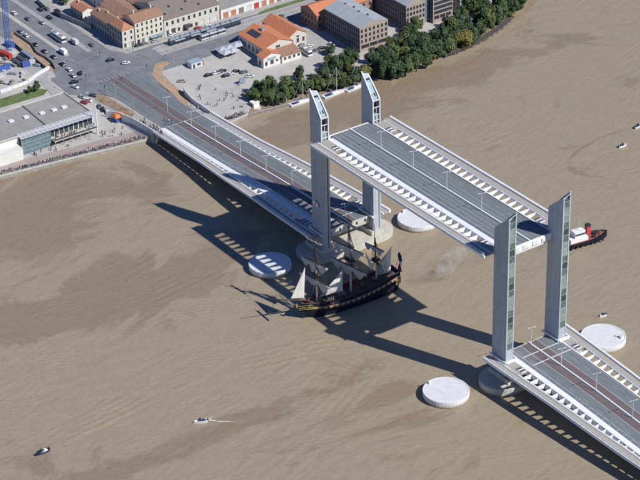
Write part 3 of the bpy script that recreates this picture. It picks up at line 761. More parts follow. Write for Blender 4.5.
# deck furniture
MB().box(2, 6, -1.5, 1.5, 4.75, 5.5).box(2.3, 5.7, -.9, .9, 5.5, 6.3).build('ship_boat', M['timber'], ship)
MB().box(-9, -6, -1.2, 1.2, 5.2, 6.1).build('hatch_grating', M['timber_dark'], ship)
MB().box(9, 11.4, -1, 1, 4.9, 6.2).build('galley_hood', M['timber_dark'], ship)
MB().tube((-13, -.9, 7.2), (-13, .9, 7.2), .7, n=12).build('steering_wheel', M['mast_wood'], ship)
for k in range(9):
    for s_ in (1, -1):
        MB().cbox((-6+k*2.4, s_*4.0, 5.3), (.7, 1.4, .55)).build('gun_carriage', M['red_paint'], ship)
# bow: stem, gilded head rails, figurehead, bowsprit
MB().hexa([(21.6, -.3, -1.5), (22.6, -.3, -1.5), (22.6, .3, -1.5), (21.6, .3, -1.5), (22.3, -.25, 7.2), (25.6, -.2, 6.6), (25.6, .2, 6.6), (22.3, .25, 7.2)]).build('stem', M['hull_black'], ship)
for s_ in (1, -1):
    for k in range(3):
        MB().tube((19.5-k*.6, s_*(2.6+.15*k), 6.4-k*1.0), (25.2, s_*.3, 6.5-k*.9), .15, .10, 6).build('head_rail', M['gold'], ship)
    MB().tube((20.5, s_*2.4, 6.9), (22.4, s_*3.9, 7.2), .2, .16, 6).build('cathead', M['gold'], ship)
MB().lathe([(.1, -.9), (.45, -.5), (.5, .3), (.3, .7), (.36, 1.0), (.05, 1.4)], 8).build('figurehead', M['gold'], ship, loc=(25.9, 0, 6.6))
bs = MB().tube((19, 0, 7.2), (30.5, 0, 11.4), .42, .30, 8).build('bowsprit', M['spar'], ship)
MB().tube((28.5, 0, 10.9), (38.5, 0, 14.6), .22, .10, 6).build('jib_boom', M['spar'], bs)
MB().tube((31, -5.5, 11.4), (31, 5.5, 11.4), .14, .14, 6).build('spritsail_yard', M['spar'], bs)
MB().tube((30.7, -4.6, 11.1), (30.7, 4.6, 11.1), .34, .34, 6).build('furled_sail', M['sail_furled'], bs)

def cloth(pts, name, m, parent, belly=.8, n=8, th=.05, side=1):
    """a triangular or four-sided sail between corner points, bellied to one side"""
    P = [Vector(p) for p in pts]; b = MB(); vs = []; 
    tri = len(P) == 3
    for i in range(n+1):
        for j in range(n+1):
            u, v = i/n, j/n
            if tri: p = P[0].lerp(P[1].lerp(P[2], u), v)
            else: p = P[0].lerp(P[1], u).lerp(P[3].lerp(P[2], u), v)
            k = math.sin(math.pi*u)*math.sin(math.pi*v)
            vs.append((p[0], p[1]+side*(belly*k+.10*math.sin(9*u+4*v)*v), p[2]))
    m1 = len(vs); vs += [(p[0], p[1]-th, p[2]) for p in vs]; fs = []
    g = lambda i, j: i*(n+1)+j
    for i in range(n):
        for j in range(n):
            fs += [(g(i, j), g(i+1, j), g(i+1, j+1), g(i, j+1)), (m1+g(i, j+1), m1+g(i+1, j+1), m1+g(i+1, j), m1+g(i, j))]
    return MB().add(vs, fs).build(name, m, parent, smooth=True)
def hung(parent, zy, half, drop, seed, m):
    """square sail hauled up to its yard: bunched roll with bights of canvas hanging from it"""
    r_ = random.Random(seed); n = 26; k = 9; vs = []
    ph = [r_.uniform(0, 6) for _ in range(4)]
    for i in range(n+1):
        s_ = -1+2*i/n
        d = drop*(.30+.70*abs(math.sin(math.pi*1.5*(s_+1)+.4))*(.75+.25*math.sin(5*s_+ph[0])))*(1-.45*abs(s_)**3)
        for j in range(k):
            t = 2*math.pi*j/k; wide = .42+.14*math.sin(11*s_+ph[1])+.10*math.sin(23*s_+ph[2])
            zz = -d*.5 + d*.5*math.cos(t) - .1; xx_ = wide*math.sin(t)*(1+.5*math.sin(7*s_+2*t+ph[3])*.4)
            vs.append((xx_, s_*half*.94, zz))
    fs = [(i*k+j, i*k+(j+1) % k, (i+1)*k+(j+1) % k, (i+1)*k+j) for i in range(n) for j in range(k)]
    fs += [tuple(range(k)), tuple(range(n*k, n*k+k))]
    return MB().add(vs, fs).build('furled_sail', m, parent, smooth=True)
def ship_mast(nm, xx, zd_, z1, z2, z3, yards, top):
    ms = MB().tube((xx, 0, zd_), (xx, 0, z1+1.5), .46, .38, 8).build('lower_mast', M['shutter'], ship)
    MB().tube((xx+.5, 0, z1-1.6), (xx+.5, 0, z2+1), .28, .2, 6).build('topmast', M['spar'], ms)
    MB().tube((xx+.8, 0, z2-1.2), (xx+.8, 0, z3), .18, .08, 6).build('topgallant_mast', M['spar'], ms)
    MB().prism([(xx-1.2, -top), (xx+1.3, -top), (xx+1.9, -top*.6), (xx+1.9, top*.6), (xx+1.3, top), (xx-1.2, top)], z1-.2, z1+.15).build('fighting_top', M['timber_dark'], ms)
    for z, half, r_, drop, rz, sm in yards:
        y_ = MB().tube((0, -half, 0), (0, 0, 0), r_*.45, r_, 6).tube((0, 0, 0), (0, half, 0), r_, r_*.45, 6).build('yard', M['spar'], ship, loc=(xx+.9, 0, z), rz=rz)
        if drop: hung(y_, z, half, drop, int(z*10+xx), M[sm])
    b = MB()
    for s_ in (1, -1):
        foot = []
        for k in range(7):
            fx = xx-3.4+k*.95; u = (fx+22.5)/44.5; p = (fx, s_*(lerp_tab(BEAM, u)*.93+.25), lerp_tab(SHEER, u)-.6); q = (xx, s_*.35, z1)
            foot.append(p); b.tube(p, q, .10, .07, 3)
        for k in range(1, 12):
            f = k/12.5; a_ = Vector(foot[0]).lerp(Vector((xx, s_*.35, z1)), f); c_ = Vector(foot[-1]).lerp(Vector((xx, s_*.35, z1)), f); b.tube(a_, c_, .05, .05, 3)
        for k in range(5): b.tube((xx-1.0+k*.7, s_*top, z1), (xx+.5, s_*.2, z2), .08, .06, 3)
        for k in range(1, 8): f = k/9; b.tube((xx-1+1.5*f, s_*(top+(.2-top)*f), z1+(z2-z1)*f), (xx+1.8-1.3*f, s_*(top+(.2-top)*f), z1+(z2-z1)*f), .04, .04, 3)
        for k in range(3): b.tube((xx-3.6-1.1*k, s_*4.7, zd_+1.2), (xx+.5, s_*.1, z2-.5*k), .06, .05, 3)
        b.tube((xx-2.4, s_*top*1.6, zd_+.5), (xx+.6, 0, z2), .05, .04, 3); b.tube((xx-5.5, s_*4.2, zd_+1), (xx+.8, 0, z3-1), .045, .035, 3)
    stuff(b.build('shrouds', M['rope'], ms))
    return ms
ship_mast('fore', 16, 5.3, 19.5, 33, 44.5, [(17.2, 9.6, .30, 5.2, R(12), 'sail_furled'), (25.5, 7.8, .26, 6.0, R(14), 'sail_furled'), (36, 5.2, .16, 1.6, R(10), 'sail_furled')], 2.3)
ship_mast('main', -1, 4.6, 20.5, 35, 47.5, [(18.2, 10.6, .32, 6.0, R(14), 'sail_furled'), (27, 8.6, .27, 6.4, R(16), 'sail_furled'), (38.5, 5.8, .17, 1.6, R(12), 'sail_furled')], 2.5)
ship_mast('mizzen', -14, 6.2, 16.5, 26, 34, [(15.4, 6.6, .2, 0, R(12), ''), (23.0, 5.6, .2, 3.6, R(14), 'sail_furled')], 1.8)
cloth([(21.3, 0, 24.3), (28.5, 0, 11.4), (22.6, .8, 10.2)], 'jib', M['sail'], ship, .7)
cloth([(2.9, 0, 16.6), (15.0, 0, 7.4), (3.6, .9, 7.3)], 'staysail', M['sail'], ship, .8)
cloth([(-14.6, 0, 13.2), (-21.6, 0, 19.4), (-20.9, .6, 8.2), (-14.4, 0, 8.4)], 'spanker', M['sail'], ship, .7)
cloth([(-8.2, 0, 22.4), (-12.9, 0, 13.0), (-10.6, .4, 12.4)], 'mizzen_staysail', M['sail'], ship, .4)
MB().tube((-14.2, 0, 13.0), (-22.3, 0, 20.2), .18, .10, 6).build('gaff', M['spar'], ship)
MB().tube((-14.2, 0, 8.0), (-22.6, 0, 8.0), .2, .12, 6).build('boom', M['spar'], ship)
b = MB()
for p, q in (((16.8, 0, 33), (30, 0, 11.2)), ((16, 0, 19.5), (27.5, 0, 10.4)), ((-.5, 0, 34.5), (15.8, 0, 19)), ((-.2, 0, 46), (16.6, 0, 33)), ((-1, 0, 20.5), (15, 0, 6.5)),
             ((-13.5, 0, 25.5), (-1.2, 0, 20)), ((-14, 0, 16), (-2, 0, 6)), ((-13.3, 0, 33), (-.6, 0, 33)), ((30.5, 0, 11.3), (24.8, 0, 2.2))):
    b.tube(p, q, .042, .042, 3)
stuff(b.build('stays', M['rope'], ship))
fs_ = MB().tube((-23.6, 0, 8.6), (-25.9, 0, 16.2), .1, .06, 6).build('flag_staff', M['spar'], ship)
def flag_band(z0, z1, m, nm):
    b = MB(); vs = []; n = 8
    for j, z in enumerate((z0, (z0+z1)/2, z1)):
        for i in range(n+1):
            t = i/n; vs.append((-25.9+.35*math.sin(5*t+z)-.35*t, -1.0+2.1*t*(1-.12*(15.6-z)/9)+.12*math.sin(8*t+z*.8), z-.5*t))
    for j in range(2):
        for i in range(n): b.f.append([j*(n+1)+i, j*(n+1)+i+1, (j+1)*(n+1)+i+1, (j+1)*(n+1)+i]); b.m.append(0)
    b.v = vs; o = b.build(nm, m, fs_)
    return o
flag_band(12.0, 15.6, M['flag_blue'], 'ensign_blue_band'); flag_band(9.6, 12.0, M['flag_white'], 'ensign_white_band'); flag_band(6.6, 9.6, M['flag_red'], 'ensign_red_band')

# ------------------------------------------------------------------ small craft
def boat_hull(L, W, H, m, parent, name='hull', sharp=.5, n=12, z0=-.3):
    b = MB(); A = []
    for i in range(n+1):
        u = i/n; wd = W/2*(min(1, (1-u)/sharp)**.6 if u > 1-sharp else .86+.14*min(1, u*4)); xx = -L/2+L*u; z = H*(1+.25*max(0, u-.6)/.4)
        A.append([(xx, -wd*.7, z0), (xx, wd*.7, z0), (xx, wd, z), (xx, -wd, z)])
    vs = [p for s_ in A for p in s_]; fs = [(0, 3, 2, 1), (4*n, 4*n+1, 4*n+2, 4*n+3)]
    for i in range(n):
        p, q = 4*i, 4*i+4
        for a_, c_ in ((0, 1), (1, 2), (2, 3), (3, 0)): fs.append((p+a_, p+c_, q+c_, q+a_))
    return b.add(vs, fs).build(name, m, parent)
def motorboat(px, py, rz, L, label, dark=False, group='small motor boats'):
    P = unproj(px, py, .3); t = thing('motorboat', label, 'boat', (P[0], P[1], 0), rz, group)
    boat_hull(L, L*.36, .75, M['boat_navy'] if dark else M['boat_white'], t)
    MB().box(-L*.40, L*.05, -L*.13, L*.13, .76, .80).build('cockpit', M['car_grey'] if not dark else M['boat_white'], t)
    MB().hexa([(-.3, -L*.12, .76), (L*.22, -L*.10, .76), (L*.22, L*.10, .76), (-.3, L*.12, .76), (-.3, -L*.11, 1.7), (L*.08, -L*.09, 1.7), (L*.08, L*.09, 1.7), (-.3, L*.11, 1.7)]).build('windscreen', M['glass'], t)
    MB().box(-L*.56, -L*.47, -.3, .3, .2, 1.2).build('outboard_motor', M['dark'], t)
    MB().cbox((-L*.22, 0, 1.0), (L*.12, L*.2, .5)).build('seat', M['boat_white'] if dark else M['car_blue'], t)
    return t
d_ = lambda p, q: math.atan2((unproj(*q)-unproj(*p))[1], (unproj(*q)-unproj(*p))[0])
motorboat(200.5, 421.5, d_((210, 420), (194, 422)), 5.6, 'white motorboat leaving a thin wake at bottom centre left')
motorboat(42, 452.5, d_((50, 449), (34, 456)), 6.2, 'dark open boat with people aboard in the bottom left corner', True)
motorboat(622.5, 146, d_((616, 148), (628, 144)), 4.6, 'small white motorboat on the river at upper right')
motorboat(638, 126.5, d_((630, 130), (642, 124)), 5.2, 'small white boat cut by the right picture edge')
motorboat(603, 315.8, d_((608, 314), (598, 317)), 3.2, 'tiny white dinghy floating behind the island beside the right towers')
def wake(px0, px1, w0, w1, label):
    P, Q = unproj(*px0), unproj(*px1); d = (Q-P)[:2]; L_ = np.hypot(*d); d /= L_; nrm = np.array([-d[1], d[0]]); b = MB(); vs = []; n = 22
    r_ = random.Random(int(px0[0]))
    for i in range(n+1):
        t = i/n; c_ = P[:2]+d*L_*t + nrm*.25*math.sin(t*9); w_ = (w0+(w1-w0)*t)*(.5+r_.random()*.8)*(1-t**3)
        vs += [(c_[0]-nrm[0]*w_, c_[1]-nrm[1]*w_, .17), (c_[0]+nrm[0]*w_, c_[1]+nrm[1]*w_, .17)]
    b.add(vs, [(2*i, 2*i+1, 2*i+3, 2*i+2) for i in range(n)])
    o = b.build('foam', M['foam'], None); stuff(o); o['label'] = label; o['category'] = 'foam'
wake((205, 420.6), (237, 422.5), .5, .25, 'thin pale foam trail behind the white motorboat')
wake((205, 420), (214, 417), .6, .2, 'short foam crest fanning from the white motorboat stern')
# tug with black hull and orange deck
P = unproj(582, 243, 0); tug = thing('tugboat', 'black-hulled tug with orange deck and white wheelhouse behind the rightmost tower', 'tug', (P[0], P[1], 0), d_((572, 246.5), (600, 238.5)))
boat_hull(26, 8.4, 2.5, M['hull_black'], tug, sharp=.35)
boat_hull(23.6, 6.4, 2.6, M['tug_orange'], tug, 'main_deck', .35, z0=1.2)
for k, (x_, y_, l_, h_, m_) in enumerate(((4.6, 2.0, 1.6, .8, 'tug_deckgear'), (4.8, -2.0, 1.4, .9, 'dark'), (8.0, 1.6, 1.2, .7, 'dark'), (8.2, -1.5, 1.0, .8, 'tug_deckgear'), (11.0, 0, .9, 1.0, 'dark'), (-9.5, 1.5, 1.4, .8, 'tug_deckgear'), (-10, -1.2, 1.2, .7, 'dark'))):
    MB().cbox((x_, y_, 2.6+h_/2), (l_, 1.0, h_)).build('deck_gear', M[m_], tug)
MB().box(-7.5, 1.5, -2.5, 2.5, 2.1, 4.4).build('deckhouse', M['boat_white'], tug)
wh = MB().prism([(-5, -2), (-.2, -2), (.8, -1.2), (.8, 1.2), (-.2, 2), (-5, 2)], 4.4, 7.0).build('wheelhouse', M['boat_white'], tug)
MB().prism([(-4.9, -2.03), (-.1, -2.03), (.84, -1.2), (.84, 1.2), (-.1, 2.03), (-4.9, 2.03)], 5.5, 6.5).build('window_band', M['glass'], wh)
fn = MB().box(-.9, 1.0, -1.0, 1.0, 4.4, 8.6).build('funnel', M['red_paint'], tug, loc=(2.6, 0, -.6)); MB().box(-.95, 1.05, -1.05, 1.05, 8.6, 9.5).build('funnel_top', M['dark'], fn)
MB().tube((-2, 0, 7), (-2, 0, 13.5), .12, .06).build('mast', M['white'], tug)
MB().lathe([(.9, 2.5), (.9, 3.6), (1.2, 3.7)], 12, (6.5, 0)).build('towing_winch', M['dark'], tug)
MB().cbox((9.3, 0, 3.0), (1.2, 1.6, .9)).build('bow_bitts', M['tug_orange'], tug)
for k in range(8):
    for s_ in (1, -1): MB().tube((-10+k*2.6, s_*3.75, 1.3), (-10+k*2.6, s_*4.15, 1.3), .55, n=8).build('tyre_fender', M['rubber'], tug)
# moored sailing yachts and their pontoon
def yacht(px, py, rz, L, mh, label):
    P = unproj(px, py, .3); t = thing('sailing_yacht', label, 'yacht', (P[0], P[1], 0), rz, 'yachts moored at the pontoon')
    boat_hull(L, L*.30, .95, M['boat_white'], t, sharp=.62)
    MB().hexa([(-L*.12, -L*.09, .95), (L*.24, -L*.06, 1.05), (L*.24, L*.06, 1.05), (-L*.12, L*.09, .95), (-L*.12, -L*.08, 1.6), (L*.16, -L*.05, 1.45), (L*.16, L*.05, 1.45), (-L*.12, L*.08, 1.6)]).build('cabin', M['boat_white'], t)
    MB().box(-L*.42, -L*.15, -L*.07, L*.07, .96, 1.0).build('cockpit', M['car_blue'], t)
    m_ = MB().tube((L*.1, 0, 1.3), (L*.1, 0, mh), .10, .06).build('mast', M['rail'], t)
    MB().tube((L*.1, 0, 2.3), (-L*.34, 0, 2.2), .07).build('boom', M['rail'], t)
    MB().tube((L*.08, 0, 2.45), (-L*.32, 0, 2.4), .2, .16).build('furled_mainsail', M['car_blue'], t)
    b = MB(); b.tube((L*.1, 0, mh-.3), (L*.48, 0, 1.1), .05, .05, 3).tube((L*.1, 0, mh-.3), (-L*.48, 0, 1), .035, .035, 3); stuff(b.build('stays', M['rail'], m_))
rzp = d_((270, 108), (365, 83))
yacht(301, 102.5, rzp+R(4), 13, 14, 'white yacht nearest the car park at the pontoon, left of the left tower')
yacht(334.5, 94, rzp+R(8), 14, 15, 'white yacht with tall mast moored between the two left towers')
yacht(355.5, 88, rzp+R(10), 12, 15.5, 'white yacht moored at the pontoon beside the farther left tower')
A_, B_ = unproj(247, 115.5, .8), unproj(372, 81.5, .8); d = (B_-A_)[:2]; L_ = np.hypot(*d)
pon = thing('pontoon', 'long narrow grey mooring pontoon along the muddy bank', 'pontoon', (A_[0], A_[1], 0), math.atan2(d[1], d[0]))
k = 0.0
while k < L_-4:
    MB().box(.06, 6.2, -1.2, 1.2, -.3, .9).build('float', M['timber'], pon, loc=(k, 0, 0))
    if int(k/6.3) % 3 == 2: MB().tube((3, 1.5, -1), (3, 1.5, 3.4), .22).build('mooring_pile', M['timber_dark'], pon, loc=(k, 0, 0))
    k += 6.3
MB().box(0, L_-4, -1.15, -1.05, 1.75, 1.83).build('handrail', M['rail'], pon)
for k in range(int(L_/4)): MB().box(k*4, k*4+.08, -1.14, -1.06, .9, 1.75).build('railing_post', M['rail'], pon)
P = G(253, 104); hut = thing('pontoon_hut', 'small white cabin at the landward end of the pontoon', 'hut', (P[0]+1.5, P[1], 1.2))
MB().box(-1.7, 1.7, -1.7, 1.7, 0, 2.6).build('wall', M['boat_white'], hut); MB().box(-1.9, 1.9, -1.9, 1.9, 2.6, 2.8).build('roof', M['white'], hut); MB().box(-1, .1, -1.75, -1.69, .1, 2.1).build('door', M['dark'], hut)
MB().box(-2.2, 2.2, -2.2, 2.2, -1.9, 0).build('footing', M['concrete'], hut)
# timber jetty under the trees at the far bend
pts_ = [unproj(*p, 1.6) for p in ((443, 55), (455, 51), (470, 45), (485, 37), (500, 27), (512, 16))]
jet = thing('timber_jetty', 'weathered dark timber jetty along the wooded river bend', 'jetty', (pts_[0][0], pts_[0][1], 0))
for p, q in zip(pts_[:-1], pts_[1:]):
    d = (q-p); Ls = np.hypot(d[0], d[1]); rz = math.atan2(d[1], d[0]); n = max(3, int(Ls/1.6))
    for i in range(n):
        c_ = p+(q-p)*(i+.5)/n
        MB().cbox((0, 0, 0), (Ls/n-.12, 3.4, .25)).build('plank', M['timber_dark'], jet, loc=(c_[0]-pts_[0][0], c_[1]-pts_[0][1], 1.6), rz=rz)
        if i % 3 == 0: MB().tube((0, 0, -1.5), (0, 0, 2.3), .2, .2, 6).build('pile', M['timber'], jet, loc=(c_[0]-pts_[0][0]+1.5*math.sin(rz), c_[1]-pts_[0][1]-1.5*math.cos(rz), 0))
# drifting gun smoke beyond the ship's stern
def smoke_mat():
    m = bpy.data.materials.new('smoke'); m.use_nodes = True; n = m.node_tree; n.nodes.remove(n.nodes['Principled BSDF'])
    v = n.nodes.new('ShaderNodeVolumePrincipled'); v.inputs['Color'].default_value = (.99, .99, 1, 1); v.inputs['Anisotropy'].default_value = -.45
    t = n.nodes.new('ShaderNodeTexNoise'); t.inputs['Scale'].default_value = .22; t.inputs['Detail'].default_value = 5; t.inputs['Distortion'].default_value = .6
    g = n.nodes.new('ShaderNodeNewGeometry'); n.links.new(g.outputs['Position'], t.inputs[0])
    mr = n.nodes.new('ShaderNodeMapRange'); mr.inputs[1].default_value = .48; mr.inputs[2].default_value = .75; mr.inputs[3].default_value = 0; mr.inputs[4].default_value = .12
    n.links.new(t.outputs[0], mr.inputs[0]); n.links.new(mr.outputs[0], v.inputs['Density'])
    n.links.new(v.outputs[0], n.nodes['Material Output'].inputs['Volume']); return m
bm = bmesh.new(); bmesh.ops.create_icosphere(bm, subdivisions=3, radius=1)
for v in bm.verts: v.co *= 1+.25*math.sin(3*v.co.x+2)+.15*math.sin(5*v.co.y+v.co.z*4)
me = bpy.data.meshes.new('smoke'); bm.to_mesh(me); bm.free(); me.materials.append(smoke_mat())
P = unproj(452, 262, 4); o = link('smoke', me, None, (P[0], P[1], 4.6)); o.scale = (5.5, 12, 3.2); o.rotation_euler[2] = R(25); stuff(o); o['label'] = 'faint pale puff of smoke drifting over the water under the raised span'; o['category'] = 'smoke'

# ------------------------------------------------------------------ buildings on the left bank
WIN = {}
def win_mesh(w_, h_, m):
    k = (round(w_, 2), round(h_, 2), m)
    if k not in WIN:
        me_ = MB().box(0, w_, -.04, .04, 0, h_).mesh('window'); me_.materials.append(M[m]); WIN[k] = me_
    return WIN[k]
FRM = {}
def frame_mesh(w_, h_):
    k = (round(w_, 2), round(h_, 2))
    if k not in FRM:
        b = MB().box(0, w_, -.10, -.04, -.0, .12).box(0, w_, -.10, -.04, h_-.12, h_).box(w_/2-.06, w_/2+.06, -.11, -.05, .12, h_-.12)
        me_ = b.mesh('window_frame'); me_.materials.append(M['shutter']); FRM[k] = me_
    return FRM[k]
def grid_wall(b, root, org, O, side, W_, H_, wins):
    """one wall with real openings; side '+X' runs along +y facing +x, '-Y' runs along +x facing -y"""
    dep = .32
    if side == '+X': P = lambda u, v, d=0: (O[0]-d, O[1]+u, O[2]+v)
    else: P = lambda u, v, d=0: (O[0]+u, O[1]+d, O[2]+v)
    us = sorted({0, W_} | {w_[0] for w_ in wins} | {w_[1] for w_ in wins}); vs = sorted({0, H_} | {w_[2] for w_ in wins} | {w_[3] for w_ in wins})
    for i in range(len(us)-1):
        for j in range(len(vs)-1):
            cu, cv = (us[i]+us[i+1])/2, (vs[j]+vs[j+1])/2
            if any(w_[0] < cu < w_[1] and w_[2] < cv < w_[3] for w_ in wins): continue
            b.add([P(us[i], vs[j]), P(us[i+1], vs[j]), P(us[i+1], vs[j+1]), P(us[i], vs[j+1])], [(0, 1, 2, 3)])
    for w_ in wins:
        u0, u1, v0, v1 = w_[:4]; kind = w_[4] if len(w_) > 4 else 'glass'
        for a_, c_ in (((u0, v0), (u1, v0)), ((u1, v0), (u1, v1)), ((u1, v1), (u0, v1)), ((u0, v1), (u0, v0))):
            b.add([P(*a_), P(*c_), P(*c_, dep), P(*a_, dep)], [(0, 1, 2, 3)])
        p = P(u0, v0, dep)
        rz = math.pi/2 if side == '+X' else 0
        nm = 'window' if kind.startswith('glass') else ('garage_door' if kind in ('tile', 'red') else 'door')
        o = link(nm, win_mesh(u1-u0, v1-v0, kind), root, (p[0]-org[0], p[1]-org[1], p[2]-org[2]), rz)
        if len(w_) > 5: link('window_frame', frame_mesh(u1-u0, v1-v0), o)
def rows(W_, n, fl, w_, h_, m0=None, kind='glass', frame=False, skip=()):
    """window rectangles: n per floor, floors given by sill heights"""
    out_ = []; m0 = m0 if m0 is not None else (W_/n-w_)/2; st_ = (W_-2*m0-w_)/max(1, n-1)
    for f, v in enumerate(fl):
        for i in range(n):
            if (f, i) in skip: continue
            u = m0+i*st_; r_ = (round(u, 3), round(u+w_, 3), v, v+h_, kind); out_.append(r_ + (1,) if frame else r_)
    return out_
def building(name, label, x0, x1, y0, y1, z, h, wm, wx=(), wy=(), roof='flat', rm='roof_grey', rh=2.5, ridge=None, over=.4, group=None, cat='building', wym=None):
    org = ((x0+x1)/2, (y0+y1)/2, z-2.2); root = thing(name, label, cat, org, group=group); b = MB(); z -= 2.2; h += 2.2
    wx = [(u0, u1, v0+2.2, v1+2.2)+tuple(r_) for u0, u1, v0, v1, *r_ in wx]; wy = [(u0, u1, v0+2.2, v1+2.2)+tuple(r_) for u0, u1, v0, v1, *r_ in wy]
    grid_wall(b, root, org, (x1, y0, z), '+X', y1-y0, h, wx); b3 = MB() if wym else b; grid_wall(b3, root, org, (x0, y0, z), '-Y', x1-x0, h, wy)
    if wym: b3.build('side_wall', M[wym], root, org)  # wall facing away from the sun, its shade painted as a darker material
    b.add([(x0, y0, z), (x0, y1, z), (x0, y1, z+h), (x0, y0, z+h)], [(0, 1, 2, 3)]); b.add([(x0, y1, z), (x1, y1, z), (x1, y1, z+h), (x0, y1, z+h)], [(0, 1, 2, 3)])
    if roof == 'gableX':
        yr = ridge or (y0+y1)/2
        for x_ in (x0, x1): b.add([(x_, y0, z+h), (x_, y1, z+h), (x_, yr, z+h+rh)], [(0, 1, 2)])
    if roof == 'gableY':
        xr = ridge or (x0+x1)/2
        for y_ in (y0, y1): b.add([(x0, y_, z+h), (x1, y_, z+h), (xr, y_, z+h+rh)], [(0, 1, 2)])
    b.build('wall', M[wm], root, org)
    r_ = MB(); e = over; t = .22
    def slab(q): r_.hexa([(p[0], p[1], p[2]+.02) for p in q] + [(p[0], p[1], p[2]+t) for p in q])
    Z0 = z+h
    if roof == 'flat':
        r_.box(x0+.02, x1-.02, y0+.02, y1-.02, Z0-.5, Z0-.1)
        for q in ((x0, x1, y0, y0+.35), (x0, x1, y1-.35, y1), (x0, x0+.35, y0+.36, y1-.36), (x1-.35, x1, y0+.36, y1-.36)): r_.box(*q, Z0+.005, Z0+.35)
    elif roof == 'gableX':
        yr = ridge or (y0+y1)/2; d0 = e*rh/(yr-y0); d1 = e*rh/(y1-yr)
        slab([(x0-e, y0-e, Z0-d0), (x1+e, y0-e, Z0-d0), (x1+e, yr, Z0+rh), (x0-e, yr, Z0+rh)]); slab([(x0-e, yr, Z0+rh), (x1+e, yr, Z0+rh), (x1+e, y1+e, Z0-d1), (x0-e, y1+e, Z0-d1)])
    elif roof == 'gableY':
        xr = ridge or (x0+x1)/2; d0 = e*rh/(xr-x0); d1 = e*rh/(x1-xr)
        slab([(x0-e, y0-e, Z0-d0), (xr, y0-e, Z0+rh), (xr, y1+e, Z0+rh), (x0-e, y1+e, Z0-d0)]); slab([(xr, y0-e, Z0+rh), (x1+e, y0-e, Z0-d1), (x1+e, y1+e, Z0-d1), (xr, y1+e, Z0+rh)])
    elif roof == 'hip':
        k = min(x1-x0, y1-y0)/2; A = [(x0-e, y0-e, Z0), (x1+e, y0-e, Z0), (x1+e, y1+e, Z0), (x0-e, y1+e, Z0)]
        if (x1-x0) > (y1-y0): Rr = [(x0+k, (y0+y1)/2, Z0+rh), (x1-k, (y0+y1)/2, Z0+rh)]; fs = [(0, 1, 5, 4), (1, 2, 5), (2, 3, 4, 5), (3, 0, 4)]
        else: Rr = [((x0+x1)/2, y0+k, Z0+rh), ((x0+x1)/2, y1-k, Z0+rh)]; fs = [(0, 1, 4), (1, 2, 5, 4), (2, 3, 5), (3, 0, 4, 5)]
        r_.add(A+Rr, fs+[(3, 2, 1, 0)])
    elif roof == 'mono':   # falls towards +x
        slab([(x0-e, y0-e, Z0+rh), (x1+e, y0-e, Z0), (x1+e, y1+e, Z0), (x0-e, y1+e, Z0+rh)])
        b2 = MB()
        for y_ in (y0, y1): b2.add([(x0, y_, Z0), (x1, y_, Z0), (x0, y_, Z0+rh)], [(0, 1, 2)])
        b2.add([(x0, y0, Z0), (x0, y1, Z0), (x0, y1, Z0+rh), (x0, y0, Z0+rh)], [(0, 1, 2, 3)]); b2.build('wall_head', M[wm], root, org)
    rf = r_.build('roof', M[rm], root, org)
    return root, org, rf
def chimney(rf, org, x_, y_, z0, z1, m='stone_wall'): MB().box(x_-.45, x_+.45, y_-.35, y_+.35, z0, z1).build('chimney', M[m], rf, org)
zg = 4.5
# corner house, shade of its long avenue side put into a darker plaster
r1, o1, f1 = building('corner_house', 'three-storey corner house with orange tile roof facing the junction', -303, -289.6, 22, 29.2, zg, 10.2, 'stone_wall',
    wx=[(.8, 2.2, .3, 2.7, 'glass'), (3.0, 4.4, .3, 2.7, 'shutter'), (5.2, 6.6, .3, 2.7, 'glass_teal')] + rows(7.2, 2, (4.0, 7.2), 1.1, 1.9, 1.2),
    wym='plaster_grey_and_shade', wy=rows(13.4, 5, (.8, 4.0, 7.2), 1.1, 1.9), roof='hip', rm='tile', rh=2.6)
chimney(f1, o1, -300, 26, 16, 18)
r1, o1, f1 = building('town_house', 'grey shaded town house beside the corner house along the avenue', -322, -303.3, 22.3, 31, zg, 8.6, 'plaster_grey_and_shade', wy=rows(18.7, 7, (.8, 4.6), 1.2, 2.0), roof='gableX', rm='tile_old', rh=2.4)
chimney(f1, o1, -312, 27, 14.5, 16.8); chimney(f1, o1, -318, 25.5, 14, 16.2)
r1, o1, f1 = building('tall_cream_house', 'four-storey cream stone house row, tallest of the street front', -301, -289, 29.5, 46.6, zg, 12.8, 'stone_cream',
    wx=[(1+k*2.7, 2.6+k*2.7, .25, 2.9, ('glass', 'glass_teal', 'shutter')[k % 3]) for k in range(6)] + rows(17.1, 6, (3.9, 6.9, 9.9), 1.05, 1.9, 1.0, frame=False), wy=(), roof='gableY', rm='tile_old', rh=2.2)
chimney(f1, o1, -296, 33, 18.5, 21); chimney(f1, o1, -297, 44, 18.5, 20.6)
for k in range(2):   # grey shop blinds
    MB().hexa([(-289, 38+k*4.4, 7.2), (-287.2, 38+k*4.4, 6.7), (-287.2, 42+k*4.4, 6.7), (-289, 42+k*4.4, 7.2), (-289, 38+k*4.4, 7.4), (-287.2, 38+k*4.4, 6.9), (-287.2, 42+k*4.4, 6.9), (-289, 42+k*4.4, 7.4)]).build('awning', M['awning'], r1, o1)
